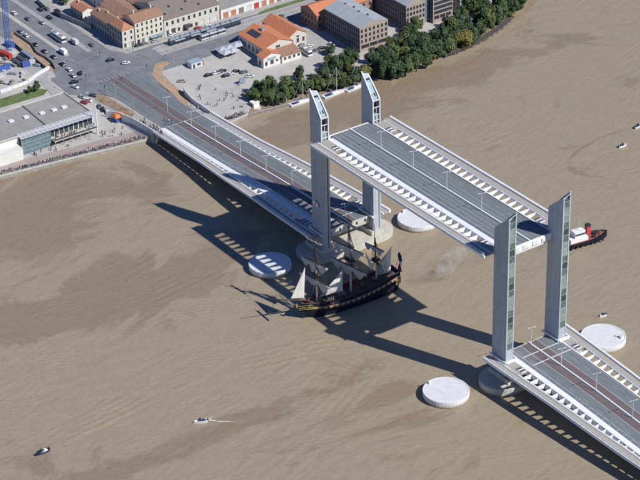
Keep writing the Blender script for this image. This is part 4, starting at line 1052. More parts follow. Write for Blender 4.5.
r1, o1, f1 = building('warehouse', 'long pale two-storey warehouse with wide brown roof behind the tram', -318, -288.8, 46.9, 81, zg, 9.4, 'stone_wall',
    wx=rows(34.1, 10, (5.6,), 1.3, 2.3, 1.2) + [(1.2, 2.6, .3, 3.2, 'glass'), (4.2, 6.8, .1, 3.4, 'glass'), (8.2, 9.6, .8, 3.0, 'glass'), (11.6, 14.4, .1, 3.6, 'tile_brown'), (16.2, 17.4, .8, 3, 'glass'), (19.0, 20.4, .8, 3, 'glass'), (22, 24.6, .1, 3.4, 'shutter'), (26.6, 28.2, .1, 3.2, 'shutter'), (30, 32.8, .1, 3.6, 'shutter')],
    roof='gableY', rm='tile_brown', rh=4.6, ridge=-304)
WR = (r1, o1, f1); MB().box(-288.75, -286.8, 58.8, 62.2, 6.4, 8.2).build('loading_canopy', M['steel_dark'], r1, o1)
r1, o1, f1 = building('garage_row', 'low white garage row with rust red doors right of the warehouse', -300, -289, 82.2, 128, zg, 5.2, 'plaster', wx=[(1.4+k*4.9, 4.6+k*4.9, .1, 3.4, ('tile', 'tile', 'tile_brown', 'shutter', 'red')[k % 5]) for k in range(9)], roof='flat', rm='roof_grey')
r1, o1, f1 = building('white_shed', 'long white-roofed shed behind the garage row at the top edge', -318, -302, 84, 120, zg, 6.0, 'plaster', roof='mono', rm='white', rh=1.5)
# houses and courtyards behind the corner
for (x0, x1, y0, y1, h, rt, rm, lab) in ((-330, -303.5, 33, 46, 7.6, 'gableX', 'tile_old', 'courtyard house with wide faded tile roof behind the corner house'),
                                     (-350, -320, 48, 62, 7, 'gableX', 'tile_old', 'tiled house at the top edge behind the courtyard'), (-362, -335, 38.5, 47, 6.5, 'gableX', 'tile', 'farthest courtyard house with orange roof at the top edge'), (-342, -321, 64, 82, 8, 'gableX', 'tile_brown', 'brown roofed shed behind the warehouse at the top edge')):
    r1, o1, f1 = building('courtyard_house', lab, x0, x1, y0, y1, zg, h, 'plaster', wy=rows(x1-x0, int((x1-x0)/4), (1.0, 4.0) if h > 6.9 else (1.2,), 1.1, 1.6), roof=rt, rm=rm, rh=2.2)
    chimney(f1, o1, x0+4, (y0+y1)/2+1, zg+h+1, zg+h+3.2)
r1, o1, f1 = building('small_house', 'small detached house with orange roof behind the long grey wall', -344, -331.5, 22.6, 30, zg, 5.4, 'plaster', wx=[(1.2, 2.2, 1, 2.6), (4.8, 5.8, 1, 2.6)], wy=rows(12.5, 4, (1.2,), 1.1, 1.6), roof='gableX', rm='tile', rh=1.7, wym='plaster_grey_and_shade')  # side wall darkened by material to carry its shade
chimney(f1, o1, -341, 26, 10.8, 12.6)
building('garden_shed', 'small white shed between the small house and the shaded town house', -329.5, -324.5, 25, 29.5, zg, 3.0, 'plaster', roof='mono', rm='white', rh=.5)
p, q = G(60, 17.5), G(91, 30.5)
b = MB(); b.hexa([(p[0], p[1], 4), (q[0], q[1], 4), (q[0], q[1]+.4, 4), (p[0], p[1]+.4, 4), (p[0], p[1], 7.4), (q[0], q[1], 7.4), (q[0], q[1]+.4, 7.4), (p[0], p[1]+.4, 7.4)])
tag(b.build('boundary_wall', M['plaster_grey_and_shade'], org=(p[0], p[1], 4), loc=(p[0], p[1], 4)), 'long grey boundary wall along the avenue before the small house', 'wall')
for k in range(6):
    xx_, yy_ = -292.5-(k % 2)*4.5, 50+k*5.2; zz_ = 13.9+4.6*((-288.8-xx_)/15.2)
    MB().hexa([(xx_-.7, yy_-.5, zz_+.55), (xx_+.7, yy_-.5, zz_+.13), (xx_+.7, yy_+.5, zz_+.13), (xx_-.7, yy_+.5, zz_+.55), (xx_-.7, yy_-.5, zz_+.75), (xx_+.7, yy_-.5, zz_+.33), (xx_+.7, yy_+.5, zz_+.33), (xx_-.7, yy_+.5, zz_+.75)]).build('roof_window', M['glass'], WR[2], WR[1])
# orange-roofed pair of naves by the car park
r1, o1, f1 = building('gabled_hall', 'left gabled hall with orange tile roof and dark solar panels by the car park', -259, -236, 73.5, 91.4, 3.9, 5.6, 'stone_wall', wx=rows(17.9, 5, (1.2,), 1.4, 2.6) + [(7.6, 10.2, 4.0, 5.4, 'glass')], wy=rows(23, 6, (1.0,), 1.6, 2.6), roof='gableX', rm='tile_hall', rh=3.0, ridge=83.5)
MB().hexa([(-256, 76.5, 10.75), (-247, 76.5, 10.75), (-247, 80, 11.8), (-256, 80, 11.8), (-256, 76.5, 10.9), (-247, 76.5, 10.9), (-247, 80, 11.95), (-256, 80, 11.95)]).build('solar_panel', M['solar'], f1, o1)
MB().box(-252, -249.5, 82, 84, 12.2, 13.4).build('roof_vent', M['steel'], f1, o1)
building('gabled_hall', 'right gabled hall with orange tile roof nearer the office blocks', -264, -239.5, 91.8, 102.5, 3.9, 5.8, 'stone_wall', wx=rows(10.7, 3, (1.2,), 1.4, 2.6) + [(4.6, 6.1, 4.2, 5.4)], roof='gableX', rm='tile_hall', rh=2.9, ridge=97.2)
r1, o1, f1 = building('white_gable_house', 'white gable-fronted house with green shutter board before the orange halls', -235.4, -229.6, 69, 79.4, 3.2, 4.6, 'plaster', wx=[(1.0, 2.4, .1, 2.4, 'dark'), (4.2, 6.2, .1, 2.6, 'glass'), (7.6, 9.0, .8, 2.2)], wy=[(1.5, 3.8, .1, 2.6, 'red')], roof='gableX', rm='tile_hall', rh=2.0)
MB().box(-229.58, -229.45, 71.6, 76.6, 6.0, 7.4).build('sign_board', M['green_steel'], r1, o1)
building('annex', 'low white annex with red-brown lean-to roof beside the white gable house', -235.6, -228.6, 79.8, 91.5, 3.2, 2.8, 'plaster', wx=[(1+k*2.8, 2.6+k*2.8, .6, 2.2) for k in range(4)], roof='mono', rm='tile_old', rh=1.6)
# office blocks
def office(name, label, x0, x1, y0, y1, h, nx, ny, fl, rt='gableX', rm='zinc', rh=2.4, wm='office_wall', wwx=1.35, wwy=.9):
    return building(name, label, x0, x1, y0, y1, 3.8, h, wm, wx=rows(y1-y0, ny, fl, wwx, 2.0) + [(.8+k*(y1-y0-1.6)/3, .8+(k+1)*(y1-y0-1.6)/3-.5, .1, 2.2, 'dark') for k in range(3)], wy=rows(x1-x0, nx, [.4]+list(fl), wwy, 2.1), roof=rt, rm=rm, rh=rh, over=.15, wym='slate_clad_shade')  # long sides get the cladding darkened for their shade
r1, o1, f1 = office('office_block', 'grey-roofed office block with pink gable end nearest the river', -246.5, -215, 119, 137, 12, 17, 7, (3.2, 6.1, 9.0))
for k in range(4): MB().cbox((-240+k*6, 128+1.2*(k % 2), 18.2), (.9, .9, 1.0)).build('roof_vent', M['dark'], f1, o1)
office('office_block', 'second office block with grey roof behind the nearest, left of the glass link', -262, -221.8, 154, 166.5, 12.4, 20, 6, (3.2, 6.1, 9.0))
building('glass_link', 'narrow teal glass link between two office blocks at the top', -240, -224, 166.7, 170.6, 3.8, 12.6, 'glass_teal', roof='flat')
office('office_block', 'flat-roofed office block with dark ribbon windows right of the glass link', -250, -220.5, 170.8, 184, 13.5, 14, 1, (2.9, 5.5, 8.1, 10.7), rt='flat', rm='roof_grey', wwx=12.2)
r1, o1, f1 = building('green_roof_block', 'low dark block with planted roof at the top edge by the trees', -250, -222, 190, 204, 3.8, 9, 'plaster_grey_and_shade', wx=rows(14, 5, (1, 4, 6.6), 1.6, 1.5), wy=rows(28, 8, (1, 4, 6.6), 1.6, 1.5), roof='flat', rm='grass')
building('brick_warehouse', 'brick warehouse with bright orange roof behind the nearest office block', -263, -248.4, 115.6, 152, 3.8, 8.2, 'brick', wx=rows(36.4, 9, (1.0, 4.6), 1.4, 2.2), wy=rows(14.6, 5, (.6, 4.4), 1.3, 2.4), roof='gableY', rm='tile_new', rh=3.2)
building('rear_office', 'dark brick office behind the brick warehouse at the top edge', -290, -268, 140, 162, 4.2, 13, 'brick', wx=rows(22, 7, (1, 4.4, 7.8), 1.4, 2), roof='flat')
# exhibition hall on the quay: flat roof, glazed front with canopy and terrace
hx0, hx1 = -252.5, -224.5; HZ = QZ; HR = 11.0
hall = thing('exhibition_hall', 'flat-roofed exhibition hall with glazed canopy front on the quay', 'building', (-238, -60, HZ))
ho = (-238, -60, HZ)
b = MB(); b.box(hx0, hx1, -120, -33.8, HZ-.5, HR-.6)
b.build('wall', M['plaster'], hall, ho)
b = MB(); b.box(hx0, hx1, -120, -33.8, HR-.6, HR); rf = b.build('roof', M['roof_grey'], hall, ho)
for q in ((hx0, hx1, -34.2, -33.8), (hx0, hx0+.4, -120, -34.25), (hx1-.4, hx1, -120, -34.25)): MB().box(*q, HR+.005, HR+.55).build('parapet', M['concrete'], rf, ho)
for px in ((11, 121.5), (26, 117.5), (42, 113.5), (54, 110.3), (64, 107.5)):
    P = unproj(*px, HR); MB().cbox((P[0], P[1], HR+.35), (2.2, 2.6, .65)).build('skylight', M['concrete_white'], rf, ho)
a_, c_ = unproj(22, 105.5, HR), unproj(45, 125, HR); d = c_-a_
MB().cbox(((a_[0]+c_[0])/2, (a_[1]+c_[1])/2, HR+.15), (np.hypot(d[0], d[1]), .5, .3), math.atan2(d[1], d[0])).build('gutter', M['grate'], rf, ho)
for k in range(18):     # sloping glass canopy panels
    y0 = -75+k*2.3
    MB().hexa([(hx1-2.2, y0+.08, HR+.35), (hx1+3.0, y0+.08, HR-.35), (hx1+3.0, y0+2.22, HR-.35), (hx1-2.2, y0+2.22, HR+.35), (hx1-2.2, y0+.08, HR+.5), (hx1+3.0, y0+.08, HR-.2), (hx1+3.0, y0+2.22, HR-.2), (hx1-2.2, y0+2.22, HR+.5)]).build('canopy_panel', M['tent'], hall, ho)
for k in range(7):      # tall glazed bay
    for j in range(4):
        MB().box(hx1+2.2, hx1+2.3, -74.6+k*2.25, -72.5+k*2.25, HZ+.1+j*1.95, HZ+1.95+j*1.95).build('window', M['glass_teal'], hall, ho)
for k in range(8): MB().box(hx1+2.1, hx1+2.45, -74.78+k*2.25, -74.62+k*2.25, HZ, HR-.5).build('mullion', M['steel'], hall, ho)
for j in range(1, 4): MB().box(hx1+2.12, hx1+2.42, -74.5, -58.9, HZ+j*1.95-.04, HZ+j*1.95+.14).build('transom', M['steel'], hall, ho)
MB().box(hx1+.01, hx1+2.1, -74.8, -58.8, HZ-.4, HR-.7).build('bay_core', M['dark'], hall, ho)
MB().box(hx1+.01, hx1+5.2, -58.5, -34.4, HZ+3.0, HZ+3.5).build('terrace', M['concrete'], hall, ho)
MB().box(hx1+5.05, hx1+5.15, -58.5, -34.4, HZ+3.5, HZ+4.4).build('terrace_rail', M['steel_dark'], hall, ho)
for k in range(9): MB().box(hx1+.02, hx1+.10, -58+k*2.65, -55.8+k*2.65, HZ+3.6, HR-1.2).build('window', M['glass'], hall, ho)
for k in range(7): MB().box(hx1+.02, hx1+.10, -57.5+k*3.3, -54.8+k*3.3, HZ+.1, HZ+2.6).build('window', M['glass'], hall, ho)
for k in range(6): MB().tube((hx1+4.8, -58+k*4.6, HZ), (hx1+4.8, -58+k*4.6, HZ+3.0), .18).build('column', M['steel'], hall, ho)
MB().tube((hx1+5.3, -35.0, HZ), (hx1+5.3, -35.0, HR+7.5), .35, .18, 8).build('sign_mast', M['white'], hall, ho)
MB().box(hx1+.02, hx1+6, -120, -76, HZ-.3, HR-3.2).build('side_block', M['plaster'], hall, ho)
for k in range(2): P = unproj(5, 140+k*6, 7.6); MB().cbox((P[0], P[1], HR-2.85), (2.6, 2.4, .5)).build('skylight', M['white'], hall, ho)
# kiosk, tents, site hut, display boards
P = G(118.5, 120); k_ = thing('kiosk', 'small kiosk with orange awning roof and blue base beside the ramp', 'kiosk', P)
MB().box(-2.2, 2.2, -2.4, 2.4, 0, 2.4).build('counter', M['blue'], k_); MB().hexa([(-2.8, -3, 2.4), (2.8, -3, 2.4), (2.8, 3, 2.4), (-2.8, 3, 2.4), (-1.2, -2, 3.6), (1.2, -2, 3.6), (1.2, 2, 3.6), (-1.2, 2, 3.6)]).build('awning', M['orange'], k_)
MB().box(2.21, 2.3, -1.6, 1.6, .9, 1.9).build('hatch', M['dark'], k_)
n = 0
for px, py, sx in ((222, 54, 6.0), (229, 52, 6.0), (236, 49.5, 6.4), (241, 47.5, 6.4), (226, 57, 5.4), (233, 55, 5.4)):
    P = G(px, py); t = thing('market_tent', '%s silver tent canopy from the left in the cluster beside the orange hall' % ORD[n], 'tent', P, R(3*n-6), 'silver tents by the orange hall')
    MB().hexa([(-sx/2, -3, 2.7), (sx/2, -3, 2.7), (sx/2, 3, 2.7), (-sx/2, 3, 2.7), (-.3, -.3, 4.0), (.3, -.3, 4.0), (.3, .3, 4.0), (-.3, .3, 4.0)]).build('canopy', M['tent'], t)
    for a_ in (-1, 1):
        for c_ in (-1, 1): MB().tube((a_*(sx/2-.15), c_*2.85, 0), (a_*(sx/2-.15), c_*2.85, 2.7), .06).build('pole', M['steel'], t)
    n += 1
P = G(195, 66); t = thing('site_cabin', 'white and red site cabin standing alone on the gravel car park', 'cabin', P)
MB().box(-2.2, 2.2, -3.4, 3.4, 0, 2.8).build('wall', M['shutter'], t); MB().box(-2.3, 2.3, -3.5, 3.5, 2.8, 3.05).build('roof', M['blue_glass'], t); MB().box(-2.25, 2.25, 3.52, 3.9, 0, 2.8).build('end_panel', M['red_paint'], t); MB().box(2.21, 2.3, -2.4, -1.4, .1, 2.2).build('door', M['dark'], t); MB().box(2.21, 2.3, 0, 2, 1.0, 2.2).build('window', M['glass'], t)
P = G(242.5, 84); t = thing('notice_board', 'grey double notice board at the edge of the tree belt', 'board', P)
MB().box(-.2, .2, -1.7, 1.7, .9, 3.6).build('panel', M['awning'], t); MB().box(-.1, .1, -1.5, -1.3, 0, .9).build('leg', M['steel'], t); MB().box(-.1, .1, 1.3, 1.5, 0, .9).build('leg', M['steel'], t)
# ---- building site with crane
P = G(9, 53); cr = thing('tower_crane', 'blue lattice tower crane mast rising out of the top left corner', 'crane', P)
hh = 46; s2 = 1.0
MB().box(-3.2, 3.2, -3.2, 3.2, 0, 1.2).build('ballast_base', M['concrete'], cr)
for a_ in (-1, 1):
    for c_ in (-1, 1): MB().tube((a_*s2, c_*s2, 1.2), (a_*s2, c_*s2, hh), .16, n=4).build('mast_leg', M['blue'], cr)
b = MB()
for k in range(22):
    z0, z1 = 1.2+k*2, 3.2+k*2; f = 1 if k % 2 else -1
    for p, q in (((s2, -f*s2), (s2, f*s2)), ((-s2, -f*s2), (-s2, f*s2)), ((-f*s2, s2), (f*s2, s2)), ((-f*s2, -s2), (f*s2, -s2))): b.tube((*p, z0), (*q, z1), .09, n=4); b.tube((*p, z1), (*q, z1), .07, n=4)
stuff(b.build('mast_lattice', M['blue'], cr))
MB().box(-1.6, 1.6, -1.6, 1.6, hh, hh+2.4).build('slewing_ring', M['blue'], cr); MB().box(-14, 46, -.6, .6, hh+2.4, hh+3.6).build('jib', M['blue'], cr)
def container(px, py, L_, col, rz, label, h=2.5, w_=2.4):
    P = G(px, py); t = thing('container', label, 'container', P, rz, 'site containers')
    MB().box(-L_/2, L_/2, -w_/2, w_/2, 0, h).build('body', M[col], t); MB().box(-L_/2-.05, L_/2+.05, -w_/2-.05, w_/2+.05, h, h+.12).build('roof', M[col], t)
    for k in range(int(L_/.8)): MB().box(-L_/2+.3+k*.8, -L_/2+.55+k*.8, -w_/2-.06, -w_/2, .15, h-.15).build('rib', M[col], t)
    MB().box(L_/2, L_/2+.06, -w_/2+.1, w_/2-.1, .1, h-.1).build('door', M[col], t)
container(6, 57, 8, 'red', R(10), 'red container at the foot of the blue crane'); container(3.5, 70.5, 7, 'blue', R(95), 'blue container at the left picture edge on the site'); container(10, 47, 6, 'blue', R(5), 'blue container between crane and road')
container(17.5, 64, 9, 'steel_dark', R(0), 'left one of two dark skips on the building site', 1.6); container(22.5, 61.5, 9, 'steel_dark', R(0), 'right one of two dark skips on the building site', 1.6); container(26, 66.5, 4, 'blue', R(80), 'short blue container by the dark skips')
container(28, 58, 10, 'awning', R(0), 'grey long container beside the site fence')
def fence(px, name, label, m, h, n_per=3.2, th=.12, cat='fence'):
    pts_ = [G(*p) for p in px]; o0 = pts_[0]; t = thing(name, label, cat, o0)
    for p, q in zip(pts_[:-1], pts_[1:]):
        d = np.array(q[:2])-np.array(p[:2]); L_ = np.hypot(*d); n = max(1, int(L_/n_per)); rz = math.atan2(d[1], d[0])
        for i in range(n):
            c_ = np.array(p)+(np.array(q)-np.array(p))*(i+.5)/n
            MB().box(-L_/n/2+.04, L_/n/2-.04, -th/2, th/2, 0, h).build('panel', M[m], t, loc=(c_[0]-o0[0], c_[1]-o0[1], gz(c_[0], c_[1])-o0[2]), rz=rz)
fence([(14, 34), (22, 39), (32, 46), (36, 53), (40, 56)], 'hoarding', 'brown curved hoarding along the earth strip by the road', 'timber', 1.4)
fence([(40, 56), (46, 59), (52, 64), (55.5, 70)], 'hoarding', 'brown hoarding continuing round the earth strip to the white barriers', 'timber', 1.4)
fence([(12, 44), (24, 54), (36, 62), (46, 70)], 'site_fence', 'dark mesh site fence between earth strip and building site', 'steel_dark', 2.0)
fence([(0, 93), (12, 89), (28, 83), (34, 78), (40, 74), (49, 69)], 'white_barrier', 'line of white barriers round the building site', 'concrete_white', 1.6, 2.6, 1.0, 'barrier')
rr = random.Random(5)
SPX = sorted((rr.uniform(0, 42), rr.uniform(58, 86)) for _ in range(26)); nst = 0
for px, py in SPX:
    if py > 90-px*.45 or py < 44+px*.55: continue
    P = G(px, py); c_ = rr.choice(['concrete_white', 'shutter', 'timber', 'concrete', 'tent', 'awning'])
    b = MB()
    for j in range(3): b.cbox((rr.uniform(-.3, .3), rr.uniform(-.3, .3), .3+j*.42), (rr.uniform(2, 4.6), rr.uniform(1, 2), .4), rr.uniform(-.2, .2))
    o = b.build('material_stack', M[c_], None, loc=P, rz=rr.uniform(0, 3)); nst += 1; tag(o, '%s stack of building material from the left on the building site' % ORD[nst-1], 'stack', 'stacks of material on the site')
# quay railing
for line, lab in ((SHORE[:4], 'grey railing along the promenade edge in front of the exhibition hall'), (SHORE[5:], 'grey railing along the quay edge below the gravel car park')):
    o0 = (line[0][0], line[0][1], QZ+.2); t = thing('quay_railing', lab, 'railing', o0); b1 = MB()
    for p, q in zip(line[:-1], line[1:]):
        d = np.array(q)-np.array(p); L_ = np.hypot(*d); rz = math.atan2(d[1], d[0]); c_ = (np.array(p)+np.array(q))/2
        for z in (.55, 1.05): MB().cbox((0, 0, z), (L_, .07, .07)).build('rail', M['steel_dark'], t, loc=(c_[0]-o0[0]-.25, c_[1]-o0[1], 0), rz=rz)
        for k in range(int(L_/2.4)):
            c2 = np.array(p)+d*(k+.5)/int(L_/2.4); MB().cbox((0, 0, .53), (.08, .08, 1.06)).build('railing_post', M['steel_dark'], t, loc=(c2[0]-o0[0]-.25, c2[1]-o0[1], 0))

# ------------------------------------------------------------------ vehicles
def car_parts():
    d = {}
    b = MB(); L_ = 2.1
    prof = [(-L_, .35), (L_, .35), (L_+.05, .62), (L_-.15, .78), (.95, .92), (-1.95, .95), (-L_-.05, .7)]
    n = len(prof); vs = []
    for y_, k in ((-.86, 1), (.86, 1)): vs += [(x_, y_, z_) for x_, z_ in prof]
    d['body'] = b.add(vs, [tuple(range(n)), tuple(range(n, 2*n))[::-1]] + [(i, i+n, (i+1) % n+n, (i+1) % n) for i in range(n)]).mesh('body')
    d['cabin'] = MB().hexa([(-1.75, -.8, .94), (1.0, -.8, .9), (1.0, .8, .9), (-1.75, .8, .94), (-1.25, -.62, 1.4), (.25, -.62, 1.42), (.25, .62, 1.42), (-1.25, .62, 1.4)]).mesh('cabin_glass')
    d['roof'] = MB().hexa([(-1.3, -.64, 1.4), (.3, -.64, 1.42), (.3, .64, 1.42), (-1.3, .64, 1.4), (-1.2, -.58, 1.47), (.2, -.58, 1.48), (.2, .58, 1.48), (-1.2, .58, 1.47)]).mesh('roof')
    d['wheel'] = MB().tube((0, -.1, 0), (0, .1, 0), .33, n=10).mesh('wheel'); d['wheel'].materials.append(M['rubber'])
    d['cabin'].materials.append(M['glass'])
    return d
CP = car_parts(); CB = {}
def car(px, py, col, rz, label, sc=1.0, P=None):
    P = P or G(px, py); t = thing('parked_car' if 'parked' in label else 'car', label, 'car', (P[0], P[1], P[2]+(.06 if 'parked' in label else .10)), rz, 'cars on the streets and car parks')
    t.scale = (sc, sc, sc)
    for k in ('body', 'roof'):
        if (k, col) not in CB:
            m_ = CP[k].copy(); m_.materials.append(M['car_'+col]); CB[(k, col)] = m_
        link(k, CB[(k, col)], t)
    link('cabin_glass', CP['cabin'], t)
    for a_ in (-1.3, 1.3):
        for c_ in (-.8, .8): link('wheel', CP['wheel'], t, (a_, c_, .33))
    return t
for a_ in ((38.5, 3.5, 'black', .0, 'black car at the top edge, first of three going up the avenue'), (42, 6.5, 'black', .0, 'black car second in the line at the top of the avenue'), (40.5, 10.5, 'navy', .0, 'dark blue car near the top of the avenue behind two black ones'),
           (47, 9.8, 'grey', .0, 'grey car beside the dark ones at the top of the avenue'), (49.5, 18.5, 'black', .0, 'black car alone in the right lanes of the avenue'), (42.3, 23.8, 'silver', .0, 'silver car by the central reservation of the avenue'),
           (20.5, 32.5, 'grey', math.pi, 'dark grey car in the left lanes near the blue crane'), (35.5, 45.5, 'black', math.pi, 'black car farthest up in the queue towards the junction'), (44.5, 52.3, 'navy', math.pi, 'navy car second in the queue towards the junction'),
           (53.5, 58, 'black', math.pi, 'black car third in the queue by the hoarding end'), (62.5, 65.3, 'black', math.pi, 'black car fourth in the queue beside the zebra stripes'), (69, 70.5, 'white', math.pi, 'white car in the queue near the junction'),
           (73, 76.5, 'silver', math.pi, 'silver car at the front of the queue by the junction'), (80.5, 74, 'black', 2.6, 'black car turning at the left side of the junction'), (74.5, 83, 'black', R(70), 'black car waiting below the junction on the side street'),
           (75, 88, 'white', R(20), 'white car behind the black one on the side street'), (110.5, 61, 'navy', R(80), 'dark blue car crossing the middle of the junction'),
           (82, 98, 'silver', R(15), 'silver car parked farthest left beside the exhibition hall roof'), (88.5, 101.5, 'white', R(25), 'white car parked beside the tall white mast'), (99.5, 107.5, 'grey', R(-20), 'grey car parked behind the white mast'), (107.5, 113.5, 'white', R(-18), 'white car parked next to the orange kiosk'),
           (208.5, 76, 'black', R(85), 'black car parked leftmost in the row on the gravel'), (215.5, 74, 'white', R(85), 'white car parked second in the row on the gravel'), (222.5, 71.8, 'black', R(85), 'black car parked at the back of the row on the gravel'), (226, 76.5, 'navy', R(85), 'dark blue car parked at the front of the row on the gravel'),
           (230.5, 74.6, 'white', R(85), 'white car parked fourth in the row on the gravel'), (236, 72.3, 'black', R(85), 'black car parked rightmost in the row on the gravel'), (219, 73, 'grey', R(85), 'grey car parked between two others in the gravel row'),
           (138, 46.3, 'black', R(90), 'black car parked before the cream houses, left one'), (144.5, 44.6, 'grey', R(90), 'grey car parked before the cream houses, right one'), (226, 14.2, 'white', R(90), 'white car parked before the garage row'), (252.5, 6.6, 'black', R(90), 'black car parked farthest right before the garage row'),
           (317, 51, 'grey', R(80), 'dark grey car parked alone on the office forecourt'), (331, 45.3, 'white', R(10), 'white car parked in the shade of the nearest office block'), (300.5, 45.5, 'black', R(85), 'black car parked behind the white coach'), (303, 36.3, 'silver', R(20), 'silver car parked beside the right gabled hall'),
           (188, 27, 'navy', R(90), 'navy car parked by the warehouse loading door'), (208, 27.4, 'white', R(90), 'white car parked before the warehouse shutters')):
    car(*a_)
for a_ in ((28, 20, 'grey', 0, 'grey car in the middle lanes left of the silver one'), (14, 14, 'white', math.pi, 'white car in the left lanes at the top left'), (26, 36.5, 'white', math.pi, 'white car behind the dark grey one near the crane'), (92, 46, 'grey', 0, 'grey car stopped at the avenue end by the zebra stripes'),
           (126, 64, 'white', R(70), 'white car crossing the right side of the junction'), (94, 96, 'grey', R(20), 'grey car parked behind the hall beside the near verge'), (103, 110.5, 'black', R(-18), 'black car parked between grey and white ones by the kiosk'), (84, 103.5, 'red', R(25), 'red car parked by the hall roof corner'),
           (155, 42, 'silver', R(90), 'silver car parked before the grey shop blinds'), (172, 35.5, 'white', R(90), 'white car parked at the left end of the warehouse'), (198, 29, 'red', R(90), 'red car parked in the middle of the warehouse front'), (238, 10.5, 'grey', R(90), 'grey car parked in the middle of the garage row'),
           (246, 8.4, 'silver', R(90), 'silver car parked near the right end of the garage row'), (310, 47, 'white', R(85), 'white car parked between the coach and the office block'), (322, 49, 'black', R(80), 'black car parked right of the dark grey one on the forecourt'), (347, 56, 'silver', R(30), 'silver car parked under the trees by the office corner'),
           (244, 73, 'grey', R(85), 'grey car parked right of the gravel row near the trees'), (250, 77, 'white', R(60), 'white car parked at the trees on the gravel edge'), (182, 82, 'beige', R(60), 'beige car parked alone beside the far verge')):
    car(*a_)
def long_vehicle(name, label, cat, P, rz, segs, w_, h, body, rmat, glass=True, gap=.3, nose=True):
    L_ = sum(segs)+gap*(len(segs)-1); t = thing(name, label, cat, P, rz); x_ = -L_/2
    for i, s_ in enumerate(segs):
        lo_ = MB().box(x_, x_+s_, -w_/2, w_/2, .35, 1.25).build('body', M[body], t)
        MB().box(x_+.06, x_+s_-.06, -w_/2+.04, w_/2-.04, 1.25, h-.5).build('window_band', M['glass'], t)
        MB().hexa([(x_, -w_/2, h-.5), (x_+s_, -w_/2, h-.5), (x_+s_, w_/2, h-.5), (x_, w_/2, h-.5), (x_+.1, -w_/2+.25, h), (x_+s_-.1, -w_/2+.25, h), (x_+s_-.1, w_/2-.25, h), (x_+.1, w_/2-.25, h)]).build('roof', M[rmat], t)
        n = max(2, int(s_/1.9))
        for k in range(1, n):
            for c_ in (-1, 1): MB().box(x_+k*s_/n-.07, x_+k*s_/n+.07, c_*w_/2-.03, c_*w_/2+.03, 1.25, h-.5).build('pillar', M[body], t)
        for k in (.22, .78):
            for c_ in (-1, 1): MB().tube((x_+s_*k, c_*(w_/2-.3), .42), (x_+s_*k, c_*(w_/2-.02), .42), .42, n=10).build('wheel', M['rubber'], t)
        if len(segs) > 1 and i < len(segs)-1: MB().box(x_+s_, x_+s_+gap, -w_/2+.2, w_/2-.2, .5, h-.2).build('bellows', M['rubber'], t)
        x_ += s_+gap
    for k in range(len(segs)*2): MB().cbox((-L_/2+(k+.5)*L_/(len(segs)*2), 0, h+.18), (L_/len(segs)*.3, w_*.5, .35)).build('roof_unit', M['steel'], t)
    return t
long_vehicle('tram', 'long dark blue articulated tram in front of the pale warehouse', 'tram', (-278.7, 65.2, gz(-278.7, 65)+.12), R(90), [6.0]*7, 2.5, 3.4, 'boat_navy', 'awning')
long_vehicle('tram', 'shorter pale grey tram set stopped behind the dark tram', 'tram', (-273.9, 67, gz(-273.9, 67)+.12), R(90), [4.8]*3, 2.4, 3.0, 'shutter', 'tent')
P = G(58.5, 39.5); long_vehicle('bus', 'white bus on the avenue near the junction', 'bus', (P[0], P[1], P[2]+.1), R(0), [12.0], 2.6, 3.2, 'white', 'white')
P = G(306, 53.5); long_vehicle('coach', 'white coach parked by the right gabled hall', 'coach', (P[0], P[1], P[2]+.06), R(-5), [9.5], 2.5, 3.1, 'white', 'white')
def van(px, py, rz, label, col, box_):
    P = G(px, py); t = thing('van', label, 'van', (P[0], P[1], P[2]+.1), rz)
    MB().box(-3.0, 1.0, -1.05, 1.05, .5, 2.7).build('cargo_box', M[box_], t); MB().hexa([(1.05, -1, .45), (2.9, -1, .45), (2.9, 1, .45), (1.05, 1, .45), (1.05, -.95, 2.3), (2.1, -.9, 2.2), (2.1, .9, 2.2), (1.05, .95, 2.3)]).build('cab', M[col], t)
    MB().hexa([(2.35, -.85, 1.35), (2.62, -.85, 1.3), (2.62, .85, 1.3), (2.35, .85, 1.35), (2.1, -.8, 2.1), (2.25, -.8, 2.05), (2.25, .8, 2.05), (2.1, .8, 2.1)]).build('windscreen', M['glass'], t)
    for a_ in (-2.0, 2.0):
        for c_ in (-.9, .9): MB().tube((a_, c_-.12, .42), (a_, c_+.12, .42), .42, n=10).build('wheel', M['rubber'], t)
van(63, 53.5, math.pi, 'white box van beside the queue of dark cars', 'car_white', 'white'); van(74.5, 43.5, math.pi, 'grey and white van behind the bus', 'car_grey', 'shutter'); van(58.5, 15.5, 0, 'dark blue lorry by the small house wall', 'car_blue', 'car_navy')
# tall lamp posts and masts on land
def city_lamp(px, py, h, label):
    P = G(px, py); t = thing('street_lamp', label, 'street lamp', P, group='lamp posts on the streets'); MB().tube((0, 0, 0), (0, 0, h), .12, .07).build('post', M['steel'], t); MB().cbox((0, .7, h), (.25, 1.5, .12)).build('lamp_head', M['steel'], t); MB().lathe([(.3, 0), (.2, .4)], 8).build('base', M['steel'], t)
for px, py, h, lb in ((31.5, 41, 8, 'lamp post beside the avenue near the bus'), (79.5, 65, 8, 'lamp post at the upper left corner of the junction'), (97, 51, 7, 'lamp post on the right of the avenue by the zebra stripes'), (114.7, 87, 9, 'tall lamp post on the lower side of the junction'),
                      (151.5, 60, 9, 'lamp post at the right corner of the junction'), (167, 55.5, 8, 'lamp post by the tram bed left of the dark tram'), (67, 92, 8, 'lamp post by the back corner of the exhibition hall'), (133.5, 111.5, 7, 'lamp post on the near verge of the ramp'), (116, 103, 8, 'lamp post on the near ramp edge below the junction'), (173, 63.5, 7, 'lamp post at the head of the far verge')):
    city_lamp(px, py, h, lb)

